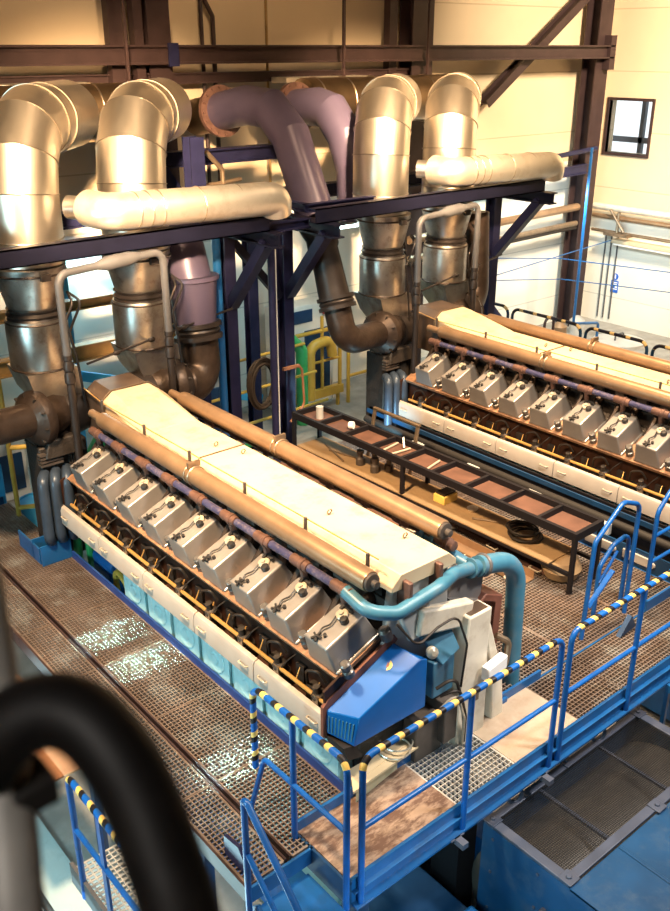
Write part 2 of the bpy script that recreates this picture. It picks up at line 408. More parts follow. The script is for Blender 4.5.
MB().box((2.85, 3.95, -.12), (2.866, 10.7, .012)).box((2.894, 3.95, -.12), (2.91, 10.7, .012)).build('centre_channel', 'steel_dark', wk)
MB().box((3.59, 4.14, -.14), (3.612, 8.9, .085)).build('toe_board', 'toe_blue', wk)
MB().box((2.5, 3.93, -.14), (2.52, 10.7, 0)).build('edge_beam', 'steel_dark', wk)
MB().box((2.5, 3.91, -.14), (3.6, 3.93, 0)).build('edge_beam', 'beam_blue', wk)
for y in (4.6, 6.6, 8.6, 10.5): MB().box((2.55, y-.04, -2), (2.63, y+.04, -.12)).build('leg', 'deep_blue', wk)
MB().prismY([(3.25, 0), (3.6, 0), (3.6, .24), (3.25, .24)], 9.15, 9.17).box((3.25, 8.98, 0), (3.27, 9.55, .2)).box((3.25, 8.92, .0), (3.6, 8.94, .24)).build('kick_plate', 'beam_blue', wk)

xw = thing('crosswalk', 'blue framed crosswalk with plywood and grating passing in front of the engines', 'walkway', (6, 3.8, -.2))
for a, b_ in ((3.08, 9.6),):
    MB().box((a, 3.49, -.2), (b_, 3.515, .035)).box((a, 3.43, -.2), (b_, 3.49, -.18)).box((a, 3.455, -.07), (b_, 3.49, -.058)).build('front_beam', 'beam_blue', xw)
    MB().box((a, 4.1, -.2), (5.9, 4.125, .09)).box((7.6, 4.1, -.2), (b_, 4.125, .12)).box((5.9, 4.1, -.2), (7.6, 4.125, 0)).build('back_beam', 'beam_blue', xw)
    MB().box((3.06, 3.49, -.22), (3.08, 4.12, .0)).build('end_beam', 'deep_blue', xw)
grating(4.18, 4.86, 3.52, 4.1, .045, .045, .0042, .03, .0).build('grating_panel', 'grating_white', xw)
for i, (a, b_) in enumerate(((5.70, 6.35), (6.36, 7.3), (7.31, 8.25), (8.26, 9.2))):
    grating(a, b_, 3.52, 4.1, .042, .042, .0075, .03, .0).build('grating_panel', 'grating', xw)
MB().box((3.085, 3.52, -.03), (4.17, 4.1, .004)).build('plywood_board', 'plywood', xw)
tag(MB().box((4.87, 3.52, -.03), (5.69, 4.1, .004)).build('plywood_board', 'plywood_pale', xw), 'pale plywood board')
for x in (3.3, 6.9, 8.6): MB().box((x, 3.7, -2), (x+.14, 3.85, -.2)).build('leg', 'deep_blue', xw)
for x in (4.02, 5.05): MB().box((x, 3.42, -.2), (x+.14, 3.43, -.19)).box((x+.04, 3.34, -.24), (x+.1, 3.43, -.19)).build('bracket', 'unit_edge', xw)

md = thing('grating_deck', 'wide brown grating deck between the two engines', 'deck', (6.9, 7, -.1))
for (a, b_) in ((5.45, 6.42), (6.44, 7.40), (7.42, 8.28)):
    for (c, d) in ((4.14, 5.6), (5.62, 7.1), (7.12, 8.6), (8.62, 9.5)):
        grating(a, b_, c, d, .042, .042, .0075).build('grating_panel', 'grating', md)
MB().box((5.43, 4.13, -.14), (5.45, 9.5, 0)).box((8.28, 4.13, -.14), (8.3, 9.5, .0)).build('edge_beam', 'beam_blue', md)
tag(MB().box((6.2, 6.9, .001), (7.7, 9.45, .012)).build('cover_plate', 'tray_rust', md), 'rust brown floor plate')
rd = thing('grating_deck', 'grating deck along the far side of the rear engine by striped rails', 'deck', (11.6, 7, -.1))
for (c, d) in ((4.14, 5.6), (5.62, 7.1), (7.12, 8.6), (8.62, 9.5)): grating(10.6, 12.75, c, d, .06, .06).build('grating_panel', 'grating', rd)

# lower level at the left
lw = thing('lower_walkway', 'lower grating landing at bottom left behind the dark handrail', 'walkway', (2.15, 4.5, -.7))
grating(1.86, 2.44, 3.2, 5.4, .05, .05, .01, .03, -.6).build('grating_panel', 'grating_white', lw)
MB().box((1.83, 3.2, -.72), (1.86, 5.4, -.52)).box((2.44, 3.2, -.72), (2.46, 5.4, -.56)).build('edge_beam', 'grey_pipe', lw)
tag(MB().box((1.95, 6.4, -.62), (2.48, 7.4, -.6)).box((1.7, 7.42, -.55), (2.48, 9.0, -.53)).box((1.9, 6.4, -.7), (1.95, 7.4, -.58)).build('floor_plate', 'orange_plate'), 'rust brown floor plates below the walkway edge at the left', 'plate')
tag(MB().box((-1.5, 2.0, -1.99), (2.3, 8.8, -1.96)).build('cold_lit_floor', 'pit_floor'), 'white floor area at the bottom left, cold lamplight tinted into its colour', 'floor panel')  # slab whose cyan tint stands in for cold light on a white floor
tag(MB().tube([(1.55, 3.0, -.9), (1.55, 7.5, -.9)], .04, 10).build('floor_pipe', 'grey_pipe'), 'thicker grey pipe running below the rust brown plates at left', 'pipe')
tag(MB().tube([(1.64, 3.0, -.95), (1.64, 7.5, -.95)], .03, 10).build('floor_pipe', 'cast_dark'), 'thinner dark pipe running below the rust brown plates at left', 'pipe')

# ------------------------------------------------------------------ railings
def tape(par, path, r, *unused, m='warning_tape'):
    P = [V(p) for p in path]; n = 12
    o = MB().tube(P, r*1.06, n).build_one('warning_tape', m, par)
    at = o.data.attributes.new('along', 'FLOAT', 'POINT'); L = 0
    for i in range(len(P)):
        if i: L += (P[i]-P[i-1]).length
        for k in range(n): at.data[i*n+k].value = L + .014*math.cos(2*PI*k/n)
    return o
RR = .024
rl = thing('guard_rail', 'blue guard rail with striped top along the plywood end of the crosswalk', 'railing', (4.2, 3.46, -.2))
top = fillet([(3.14, 3.46, -.19), (3.14, 3.46, 1.1), (5.22, 3.46, 1.1), (5.22, 3.46, -.19)], .1)
MB().tube(top, RR, 12).build('top_rail', 'rail_blue', rl)
MB().tube([(4.18, 3.46, -.19), (4.18, 3.46, 1.1)], RR, 12).build('post', 'rail_blue', rl)
MB().tube([(3.14, 3.46, .5), (5.22, 3.46, .5)], RR*.85, 12).build('mid_rail', 'rail_blue', rl)
tape(rl, top[1:8] + [V((5.12, 3.46, 1.1))], RR, .04, .125, .02)
rl = thing('guard_rail', 'blue guard rail with striped top along the grating end of the crosswalk', 'railing', (7, 3.46, -.2))
top = fillet([(5.34, 3.46, -.19), (5.34, 3.46, 1.1), (9.5, 3.46, 1.1), (9.5, 3.46, -.19)], .1)
MB().tube(top, RR, 12).build('top_rail', 'rail_blue', rl)
for x in (6.33, 7.4, 8.45): MB().tube([(x, 3.46, -.19), (x, 3.46, 1.1)], RR, 12).build('post', 'rail_blue', rl)
MB().tube([(5.36, 3.46, .5), (9.5, 3.46, .5)], RR*.85, 12).build('mid_rail', 'rail_blue', rl)
tape(rl, top[6:8] + [V((9.2, 3.46, 1.1))], RR, .04, .125, .02)
rl = thing('guard_rail', 'short striped blue guard rail across the head of the stairs', 'railing', (3.12, 4.0, -.2))
top = fillet([(3.04, 3.50, -.25), (3.04, 3.50, 1.1), (3.02, 4.52, 1.1), (3.02, 4.52, .36)], .1)
MB().tube(top, RR, 12).build('top_rail', 'rail_blue', rl)
MB().tube([(3.04, 4.08, -.25), (3.04, 4.08, 1.1)], RR, 12).build('post', 'rail_blue', rl)
MB().tube(fillet([(3.04, 3.50, .5), (3.03, 4.42, .5), (2.95, 4.5, .02)], .05), RR*.85, 12).build('mid_rail', 'rail_blue', rl)
tape(rl, top[2:], RR, .04, .11, .05)
rl = thing('stair', 'blue stairs going down beside the plywood end of the crosswalk', 'stairs', (2.85, 3.2, -1.2))
for i in range(6):
    z = -.2*(i+1); y = 3.9-.2*i
    st = MB()
    if i == 0: st.box((2.55, y-.46, z-.03), (3.02, y, z)); st.build('tread', 'gen_blue', rl); continue
    for k in range(7): st.box((2.55, y-.40+.03*k, z-.03), (3.02, y-.385+.03*k, z))
    st.box((2.55, y-.41, z-.04), (2.57, y-.17, z)).box((3.0, y-.41, z-.04), (3.02, y-.17, z)); st.build('tread', 'mint_block', rl)
MB().bar((2.53, 3.88, -.14), (2.53, 2.5, -1.5), .02, .16).bar((3.035, 3.88, -.36), (3.035, 2.5, -1.74), .015, .16).build('stringer', 'beam_blue', rl)
MB().tube(fillet([(2.48, 3.87, -.2), (2.48, 3.87, .9), (2.48, 2.4, -.5)], .03), RR, 12).build('handrail', 'rail_blue', rl)
MB().tube([(2.48, 3.85, .4), (2.48, 2.4, -.95)], RR*.8, 12).tube([(2.48, 2.9, 0), (2.48, 2.9, -1.1)], RR, 12).build('mid_rail', 'rail_blue', rl)
MB().prism([(2.56, 3.95, 0), (2.56, 4.28, 0), (2.56, 4.28, .17), (2.56, 4.1, .2)], (1, 0, .0), .03).build('kick_plate', 'steel_navy', rl)
rl = thing('guard_rail', 'striped blue guard rail beside the lower grating landing at bottom left', 'railing', (1.84, 4.3, -.7))
top = fillet([(1.84, 5.18, -.7), (1.84, 5.18, .5), (1.84, 3.2, .5), (1.84, 3.2, -.7)], .06)
MB().tube(top, RR, 12).build('top_rail', 'rail_blue', rl)
for y in (4.72, 4.0): MB().box((1.83, y-.03, -.7), (1.85, y+.03, .5)).build('post', 'rail_blue', rl)
MB().tube([(1.84, 5.18, 0), (1.84, 3.2, 0)], RR*.85, 12).build('mid_rail', 'rail_blue', rl)
tape(rl, top[3:9]+[V((1.84, 3.4, .5))], RR, .05, .07)
# steps rails on the back side of the crosswalk
rl = thing('hoop_rail', 'tall blue hoop rail with sloping top at the crosswalk opening', 'railing', (7, 4.24, 0))
MB().tube(fillet([(6.7, 4.24, 0), (6.73, 4.24, 1.06), (7.12, 4.24, 1.36), (7.42, 4.24, 1.24), (7.42, 4.24, 0)], [.1, .12, .12], 6), RR, 12).build('top_rail', 'rail_blue', rl)
MB().bar((6.75, 4.24, .34), (7.1, 4.24, .62), .02, .05, (0,1,0)).build('brace', 'rail_blue', rl)
rl = thing('hoop_rail', 'low inner blue hoop rail standing inside the taller hoop', 'railing', (7.2, 4.36, 0))
MB().tube(fillet([(7.05, 4.36, 0), (7.05, 4.36, .62), (7.25, 4.36, .8), (7.52, 4.36, .84), (7.52, 4.36, 0)], .1, 6), RR, 12).build('top_rail', 'rail_blue', rl)
MB().tube([(7.05, 4.34, .45), (7.3, 4.34, .72)], RR*.7, 10).build('brace', 'rail_blue', rl)
tag(MB().prism([(7.0, 4.0, .002), (7.3, 4.02, .002), (7.2, 4.02, .16)], (0, 1, 0), .05).build('wheel_chock', 'deep_blue'), 'small dark blue triangular chock on the crosswalk grating', 'chock')
rl = thing('guard_rail', 'plain blue guard rail at the far right edge of the crosswalk', 'railing', (8.6, 4.15, 0))
MB().tube(fillet([(7.62, 4.15, -.1), (7.62, 4.15, 1.12), (7.8, 4.15, 1.3), (9.6, 4.15, 1.3), (9.6, 4.15, -.1)], .12), RR, 12).build('top_rail', 'rail_blue', rl)
for z in (.55, .85): MB().tube([(7.62, 4.15, z), (9.6, 4.15, z)], RR*.8, 12).build('mid_rail', 'rail_blue', rl)
MB().tube([(8.5, 4.15, -.1), (8.5, 4.15, 1.3)], RR, 12).build('post', 'rail_blue', rl)
# striped hoops beyond the rear engine
for i, (y0, y1) in enumerate(((10.3, 11.3), (8.75, 10.2), (7.5, 8.65), (6.2, 7.4))):
    lab = ['striped floor hoop furthest back near the corner column', 'long striped floor hoop below the blue wall pipe', 'striped floor hoop in front of the round drum lid', 'striped floor hoop nearest the right picture edge'][i]
    z0 = ZF if y0 > 9.55 else -.03
    rl = thing('striped_hoop', lab, 'railing', (12.65, (y0+y1)/2, z0), 'striped hoops beyond the rear engine')
    p = fillet([(12.65, y0, z0), (12.65, y0, 1.08), (12.65, y1, 1.08), (12.65, y1, z0 if y1 < 9.55 else ZF)], .14)
    MB().tube(p, .026, 10).build('hoop', 'deep_blue', rl)
    tape(rl, p[3:-3], .026, m='hoop_tape')
# ------------------------------------------------------------------ engine
def hpt(u, y, w_, s=1, x0=-.80, z0=1.0):      # head frame: u inward-up, w normal
    c, sn = math.cos(math.radians(23)), math.sin(math.radians(23))
    return V((XC + s*(x0+u*c-w_*sn), y, z0+u*sn+w_*c))
YC = [4.49+.5*i for i in range(9)]
EC = Y0, Y1 = 4.30, 8.87
eng = thing('marine_engine', 'large V engine in front with cream roof cover, nearest the picture bottom left', 'engine', (XC, 6.6, -1.9), 'two V engines side by side')
blk = MB().prismY([(-.79+XC, -1.4), (.79+XC, -1.4), (.79+XC, .50), (.62+XC, .55), (-.62+XC, .55), (-.79+XC, .50)], Y0, 7.75)
blk.prismY([(-.5+XC, -1.4), (.5+XC, -1.4), (.5+XC, .55), (-.5+XC, .55)], 7.75, Y1)
blk.build('engine_block', 'mint_block', eng, .01)
MB().prismY([(.62+XC, .56), (.66+XC, .95), (.32+XC, 1.25), (.3+XC, 1.45), (-.3+XC, 1.45), (-.32+XC, 1.25), (-.66+XC, .95), (-.62+XC, .56)], Y0, Y1).build('cylinder_bank', 'cast_dark', eng)
MB().box((XC-1.0, 3.6, -1.9), (XC-.7, 9.3, -1.4)).box((XC+.7, 3.6, -1.9), (XC+1.0, 9.3, -1.4)).build('base_rail', 'gen_blue', eng)
MB().box((XC-.28, 4.4, 1.4), (XC+.28, 8.8, 1.6)).build('air_manifold', 'cast_dark', eng)
for i, y in enumerate(YC):
    if y < 7.8:
        MB().box((XC-.822, y-.215, -.12), (XC-.795, y+.215, .46)).lathe((XC-.822, y, .24), (-1, 0, 0), [(.15, 0), (.145, .008), (.12, .012), (.10, .004), (.06, .006), (.05, .018), (.0, .02)], 24).build('crankcase_door', 'mint_door', eng, .006)
# gallery trough on each bank
for s in (-1, 1):
    X = lambda d: XC + s*d
    def PX(l): return [(X(d), z) for d, z in l]
    MB().prismY(PX([(.90, .50), (.70, .50), (.70, .98), (.72, .98), (.72, .55), (.90, .55)]), Y0, Y1).build('gallery_trough', 'trough_rust', eng)
    for y in (Y0-.02, Y1-.0):
        MB().prismY(PX([(.935, .52), (.935, .72), (.95, .95), (.80, 1.02), (.66, .98), (.66, .52)]), y, y+.022).build('end_plate', 'trough_rust', eng)
    for k in range(5):
        a = Y0+k*(Y1-Y0)/5+.004; b_ = Y0+(k+1)*(Y1-Y0)/5-.004
        pn = MB().prismY(PX([(.905, .49), (.94, .49), (.94, .655), (.925, .69), (.885, .70), (.885, .688), (.905, .66)]), a, b_).build('gallery_cover', 'panel_cream', eng, .004)
        if s < 0:
            for yy in (a+.13, b_-.13):
                MB().tube(fillet([(X(.935), yy-.055, .6), (X(.965), yy-.055, .605), (X(.965), yy+.055, .605), (X(.935), yy+.055, .6)], .015, 4), .007, 8).build('handle', 'cap_bright', pn)
    # head deck
    dk = MB(); dk.prism([hpt(-.015, Y0, 0, -s), hpt(.56, Y0, 0, -s), hpt(.56, Y0, -.035, -s), hpt(-.015, Y0, -.035, -s)], (0, 1, 0), Y1-Y0)
    dk.build('head_deck', 'deck_rust', eng)
    if s < 0:
        rod = MB().tube([(X(.86), Y0+.06, .745), (X(.86), Y1-.15, .745)], .017, 10)
        for k in range(18):
            y = Y0+.2+k*.245; rod.tube([(X(.86), y, .745), (X(.80), y+.02, .83)], .005, 6)
        rd_ = rod.build('control_rod', 'brass', eng)
        cl = MB()
        for y in YC: cl.box((X(.885), y-.05, .70), (X(.835), y+.02, .765))
        cl.build('rod_bracket', 'clamp', eng)
    for i, y in enumerate(YC):
        if s < 0:
            pm = MB().lathe((X(.775), y, .55), (s*.3, 0, 1), [(.075, 0), (.075, .12), (.06, .14), (.06, .22), (.03, .24), (.03, .3)], 14).box((X(.80), y+.1, .55), (X(.72), y+.2, .72)).box((X(.76), y-.22, .6), (X(.70), y-.12, .8))
            pm.build('fuel_pump', 'cast_dark', eng)
            MB().tube(fillet([(X(.76), y, .82), (X(.80), y+.05, .92), (X(.83), y+.16, .88), (X(.78), y+.2, .7)], .05), .012, 7).tube(fillet([(X(.86), y-.05, .75), (X(.83), y-.12, .86), (X(.74), y-.16, .92)], .05), .007, 6).build('fuel_line', 'cable_black', eng)
        c, sn = math.cos(math.radians(23)), math.sin(math.radians(23))
        e1 = V((-s*c, 0, sn)); e3 = V((s*sn, 0, c)); e2 = V((0, 1, 0))
        cen = hpt(.235, y, .125, -s)
        hd = MB().obox(cen, e1, e2, e3, (.46, .33, .25), .88, .80).obox(hpt(.25, y, .008, -s), e1, e2, e3, (.48, .36, .03)).build('head_cover', 'head_grey', eng, .022, seg=3)
        if s < 0:
            q = lambda u, v, w_: hpt(u-.03, y+v, w_+.025, -s)
            cp = MB().lathe(q(.36, 0, .225), e3, [(.052, 0), (.052, .025), (.044, .032), (.02, .034), (.02, .05), (.0, .05)], 18); cp.build('filler_cap', 'cap_bright', hd)
            MB().lathe(q(.33, -.055, .225), e3, [(.036, 0), (.036, .03), (.028, .042), (.0, .045)], 14).obox(q(.42, .03, .25), e1, e2, e3, (.08, .025, .05)).obox(q(.42, -.03, .255), e2, e1, e3, (.07, .02, .04)).build('cap_latch', 'knob_black', hd)
            sk = MB()
            for k in range(5):
                d = e1*math.cos(2*PI*k/5+i) + e2*math.sin(2*PI*k/5+i); n_ = e3.cross(d)
                sk.obox(q(.10, .01, .25)+d*.022, d, n_, e3, (.044, .016, .018))
            sk.cyl(q(.10, .01, .22), q(.10, .01, .265), .014, .012, 10).build('star_knob', 'knob_black', hd)
            MB().tube(fillet([q(.12, .01, .245), q(.18, .035, .25), q(.24, .0, .25), q(.32, .02, .25)], .04), .007, 7).cyl(q(.15, -.03, .22), q(.15, -.03, .25), .016, n=8).build('retaining_wire', 'knob_black', hd)
    if s < 0:
        for i, y in enumerate(YC):
            yy = y-.245
            MB().lathe(hpt(.07, yy, 0, -s), e3, [(.045, 0), (.045, .05), (.03, .06), (.03, .09), (.042, .09), (.042, .13), (.03, .14), (0, .14)], 14).build('valve_cap', 'knob_grey', eng)
            MB().lathe(hpt(.48, yy, 0, -s), e3, [(.05, 0), (.05, .09), (.03, .11), (0, .11)], 12).build('valve_cap', 'exhaust_end', eng)
            MB().tube(fillet([hpt(.46, y, .12, -s), hpt(.58, y, .22, -s), hpt(.66, y, .12, -s)], .07), .05, 10).tube([(XC-.62, y+.15, 1.25), (XC-.42, y+.15, 1.5)], .04, 8).build('branch_pipe', 'turbo_cast', eng)
    # water pipe with sleeves
    xp = X(.56); zp = 1.56
    yend = 4.48
    MB().tube([(xp, yend, zp), (xp, 8.62, zp)], .035, 14).build('coolant_pipe', 'purple_pipe' if s < 0 else 'turbo_cast', eng)
    for y in YC:
        MB().lathe((xp, y+.16, zp), (0, -1, 0), [(.036, 0), (.045, .01), (.047, .12), (.055, .13), (.055, .16), (.047, .165), (.045, .21), (.036, .215)], 14).build('pipe_sleeve', 'sleeve', eng)
        MB().tube([(xp, y+.05, zp), (X(.5), y+.05, 1.3)], .03, 8).build('riser', 'sleeve', eng)
    # exhaust pipe
    xe, ze = X(.49), 1.71
    ya = 4.3 if s < 0 else 4.5
    MB().lathe((xe, 8.75, ze), (0, -1, 0), [(.045, 0), (.045, .2), (.082, .25), (.085, .3), (.085, 8.75-ya-.02), (.08, 8.75-ya)], 24).build('exhaust_pipe', 'exhaust_tan', eng)
    MB().lathe((xe, ya+.005, ze), (0, -1, 0), [(.07, 0), (.07, .03), (.05, .035), (.03, .035), (.03, .08), (.015, .085), (0, .085)], 18).build('pipe_end_cap', 'exhaust_end', eng)
    for y in (6.68,):
        MB().torus((xe, y, ze), (0, 1, 0), .088, .012, 24, 6).torus((xe, y+.07, ze), (0, 1, 0), .088, .01, 24, 6).obox((xe, y+.03, ze+.11), (1,0,0), (0,1,0), (0,0,1), (.13, .03, .05)).build('pipe_clamp', 'clamp', eng)
    for k in range(14):
        y = 4.75+k*.3; MB().box((X(.37), y, 1.45), (X(.31), y+.12, 1.64)).build('link_block', 'exhaust_end', eng)
# roof
MB().prismY([(XC-.345, 1.58), (XC-.345, 1.63), (XC-.255, 1.715), (XC+.255, 1.715), (XC+.345, 1.63), (XC+.345, 1.58)], 4.22, 8.0).build('roof_cover', 'roof_cream', eng, .008)
MB().box((XC-.25, 6.98, 1.712), (XC+.25, 6.995, 1.724)).bar((XC-.35, 6.987, 1.628), (XC-.25, 6.987, 1.72), .015, .01).build('roof_seam', 'hood_metal', eng)
def rect(x0, x1, y, z0, z1, ch): return [(XC-x1, y, z0), (XC-x1, y, z1-ch), (XC-x0, y, z1), (XC+x0, y, z1), (XC+x1, y, z1-ch), (XC+x1, y, z0)]
MB().loft([rect(.255, .345, 7.86, 1.58, 1.716, .085), rect(.22, .345, 8.62, 1.58, 1.87, .09), rect(.22, .34, 8.78, 1.58, 1.885, .09)]).build('hood_front', 'roof_cream', eng, .006, 20)
MB().loft([rect(.215, .33, 8.79, 1.3, 1.88, .09), rect(.215, .33, 9.2, 1.3, 1.9, .09)]).build('hood_rear', 'hood_metal', eng, .006, 20)
MB().tube([(p[0], 8.785, p[2]) for p in [(XC-.35, 0, 1.55), (XC-.35, 0, 1.80), (XC-.225, 0, 1.895), (XC+.225, 0, 1.895), (XC+.35, 0, 1.80), (XC+.35, 0, 1.55)]], .008, 6).build('hood_frame', 'clamp', eng)
for (x, y) in ((.02, 7.12), (.12, 6.8), (-.05, 5.3), (.15, 4.6)): MB().torus((XC+x, y, 1.745), (0, 1, .2), .022, .006, 14, 6).build('eyebolt', 'clamp', eng)
gw = MB().tube([(XC-.37, 9.2, 1.86), (XC-.37, 8.7, 1.80), (XC-.37, 4.35, 1.83)], .006, 6); gw.build('grab_wire', 'brass', eng)
for y in (8.7, 7.8, 6.95, 6.05, 5.2, 4.45): MB().tube([(XC-.385, y, 1.62), (XC-.385, y, 1.84)], .016, 8).build('wire_post', 'exhaust_end', eng)

# front end
fr = MB().prismY([(XC-.56, .72), (XC-.34, 1.2), (XC-.3, 1.58), (XC+.32, 1.58), (XC+.34, 1.2), (XC+.50, .72)], 4.275, 4.34); fr.build('front_housing', 'housing_grey', eng, .02)
MB().prismY([(XC-.66, -.6), (XC-.66, .5), (XC-.5, .74), (XC+.5, .74), (XC+.6, .5), (XC+.6, -.6)], 4.22, 4.3).build('end_cover', 'cast_dark', eng, .02)
MB().prism([(XC-.30, 4.18, 1.40), (XC+.02, 4.18, 1.42), (XC+.06, 4.14, 1.14), (XC-.20, 4.14, 1.12)], (0, 1, 0), .06).build('gear_cover', 'housing_grey', eng, .02)
MB().prism([(XC-.02, 4.2, 1.05), (XC+.26, 4.2, 1.12), (XC+.28, 4.06, .9), (XC+.06, 4.04, .84)], (0, 1, 0), .06).box((XC+.0, 4.08, .52), (XC+.24, 4.22, .86)).build('governor', 'teal_dark', eng, .012)
MB().lathe((XC-.02, 4.1, .98), (-.3, -1, .3), [(.05, 0), (.05, .03), (.02, .05), (0, .05)], 16).build('sight_glass', 'cap_bright', eng)
MB().box((XC+.05, 3.98, .1), (XC+.2, 4.2, .5)).box((XC-.2, 4.05, .0), (XC+.1, 4.2, .4)).build('terminal_rack', 'exhaust_end', eng, .01)
# blue control box across the left bank (parallelogram tilted with the bank)
c, sn = math.cos(math.radians(24)), math.sin(math.radians(24))
def cb(u, y, w_): return (3.50+u*c-w_*sn, y, .93+u*sn+w_*c)
bx = MB()
bk = [(3.50, 4.27, .79), (3.50, 4.27, .58), (4.34, 4.27, .54), (4.34, 4.27, .93), (4.17, 4.27, 1.09)]
ft = [(3.63, 4.05, .78), (3.59, 4.05, .54), (4.33, 4.05, .53), (4.33, 4.05, .985), (4.27, 4.06, 1.00)]
bx.loft([bk, ft])
cbx = bx.build('control_box', 'box_blue', eng, .008)
lv = MB()
for k in range(8):
    t_ = (k+.8)/9; a_ = V(bk[0]).lerp(V(ft[0]), t_); b2 = V(bk[1]).lerp(V(ft[1]), t_); n_ = V((-.85, -.5, .1))*.004
    lv.obox((a_*.45+b2*.55)+n_, (b2-a_), (V(ft[0])-V(bk[0])), V((-.85, -.5, .1)), (.15, .009, .008))
lv.build('louvre', 'teal_pipe', cbx)
tn = (V(bk[4])-V(bk[0])).cross(V(ft[0])-V(bk[0])).normalized(); tn = tn if tn.z > 0 else -tn
bc = V(bk[0])*.16+V(bk[4])*.48+V(ft[4])*.26+V(ft[0])*.10
MB().lathe(bc-tn*.002, tn, [(.045, 0), (.045, .008), (0, .008)], 20).build('badge', 'tape_yellow', cbx)
MB().lathe(bc+tn*.004, tn, [(.022, 0), (.022, .005), (0, .005)], 12).build('badge_mark', 'red_brown', cbx)
MB().prism([(3.47, 4.30, .55), (3.47, 4.30, .82), (3.52, 4.30, .87), (4.18, 4.30, 1.16), (4.22, 4.30, 1.1), (3.56, 4.30, .55)], (0, -1, 0), .03).build('box_frame', 'red_brown', eng)
MB().prism([(3.5, 4.29, .56), (3.62, 4.29, .53), (3.7, 4.29, .38), (3.55, 4.29, .42)], (0, -1, 0), .22).build('box_bracket', 'black_rubber', eng)
# teal cross pipe and down pipe
MB().tube(fillet([(XC-.56, 4.5, 1.56), (XC-.56, 4.24, 1.50), (XC-.36, 4.14, 1.46), (XC+.05, 4.12, 1.53), (XC+.3, 4.2, 1.52), (XC+.62, 4.3, 1.40)], .16, 6), .055, 16).build('cross_pipe', 'teal_pipe', eng)
MB().lathe((XC+.62, 4.3, 1.40), (1, .15, -.3), [(.085, -.03), (.085, .0), (.06, .0), (.06, .10), (.09, .10), (.09, .14)], 18).build('pipe_flange', 'teal_dark', eng)
MB().tube(fillet([(XC+.72, 4.31, 1.38), (XC+1.22, 4.3, 1.26), (XC+1.27, 4.27, -1.0)], .34, 9), .085, 20).build('down_pipe', 'teal_pipe', eng)
MB().torus((XC+.78, 4.31, 1.365), (1, 0, -.2), .085, .018, 24, 8).build('pipe_collar', 'grey_pipe', eng)
vl = MB().tube([(XC+.56, 4.85, 1.52), (XC+.62, 4.34, 1.42)], .05, 14).lathe((XC+.565, 4.8, 1.52), (.05, -1, 0), [(.075, 0), (.075, .04), (.055, .045), (.055, .12), (.08, .12), (.08, .16)], 16).cyl((XC+.58, 4.62, 1.5), (XC+.58, 4.62, 1.68), .03, n=10).lathe((XC+.58, 4.62, 1.68), (0, 0, 1), [(.06, 0), (.06, .015), (0, .02)], 12)
vl.build('valve', 'teal_dark', eng)
for (a, b_) in (((XC-.22, 4.18, 1.42), (XC-.22, 4.26, 1.66)), ((XC+.12, 4.2, 1.45), (XC+.12, 4.3, 1.69))):
    MB().box((a[0]-.02, a[1]-.04, a[2]), (b_[0]+.02, b_[1]+.06, b_[2])).build('pipe_bracket', 'sleeve', eng, .01)
MB().tube(fillet([(XC-.4, 4.1, 1.4), (XC-.28, 4.0, 1.2), (XC-.05, 4.02, 1.26), (XC+.15, 4.0, 1.3), (XC+.25, 3.97, 1.0), (XC+.22, 3.98, .6)], .1), .01, 7).tube(fillet([(XC-.05, 4.0, .7), (XC+.1, 3.94, .78), (XC+.2, 3.94, .5), (XC+.3, 3.98, .1)], .1), .014, 7).tube(fillet([(XC+.0, 4.0, .6), (XC+.14, 3.92, .66), (XC+.27, 3.95, .3), (XC+.3, 3.98, 0)], .1), .012, 7).build('wiring', 'cable_black', eng)
MB().tube(fillet([(XC-.0, 3.98, .5), (XC+.12, 3.93, .62), (XC+.24, 3.94, .3), (XC+.26, 3.96, 0)], .1), .012, 7).build('white_cable', 'cap_bright', eng)
# cast cream pedestal, box, red brown housing
def quad(cx, cy, z, a, b_): return [(cx-a, cy-b_, z), (cx+a, cy-b_, z), (cx+a, cy+b_, z), (cx-a, cy+b_, z)]
pd = MB().loft([quad(XC+.38, 4.08, -.4, .19, .09), quad(XC+.40, 4.08, .45, .17, .08), quad(XC+.44, 4.1, .8, .14, .075), quad(XC+.48, 4.12, 1.16, .135, .08)]).loft([quad(XC+.80, 4.08, -.4, .09, .07), quad(XC+.72, 4.09, .45, .07, .07), quad(XC+.60, 4.12, 1.0, .03, .06)])
pd.build('pedestal', 'cast_white', eng, .015)
MB().box((XC+.375, 4.06, 1.13), (XC+.585, 4.18, 1.164)).build('pedestal_opening', 'hood_metal', eng)
MB().obox((XC+.16, 4.16, 1.20), (1, 0, -.25), (0, 1, 0), (.25, 0, 1), (.6, .1, .22)).build('support_arm', 'cast_white', eng, .02)
MB().obox((XC+.60, 3.96, .62), (1, .1, .05), (-.1, 1, 0), (0, 0, 1), (.26, .08, .13)).build('junction_box', 'pure_white', eng, .01)
MB().box((XC+.36, 3.975, .36), (XC+.45, 4.0, .5)).build('terminal_plate', 'exhaust_end', eng, .006)
MB().prismY([(XC+.62, .4), (XC+.68, .98), (XC+.82, 1.08), (XC+1.04, .98), (XC+1.02, .5), (XC+.9, .3)], 4.28, 4.52).lathe((XC+.84, 4.28, .8), (0, -1, 0), [(.05, 0), (.05, .02), (0, .02)], 12).build('pump_housing', 'red_brown', eng, .02)
MB().tube(fillet([(XC+.95, 4.25, .62), (XC+1.05, 4.18, .55), (XC+1.0, 4.16, .35), (XC+.85, 4.16, .3)], .06), .03, 10).build('elbow_hose', 'clamp', eng)
MB().cyl((XC+.8, 4.1, .1), (XC+.8, 4.22, .1), .12, n=16).box((XC+.72, 4.08, -.4), (XC+.98, 4.22, .05)).build('feed_pump', 'beam_blue', eng, .01)
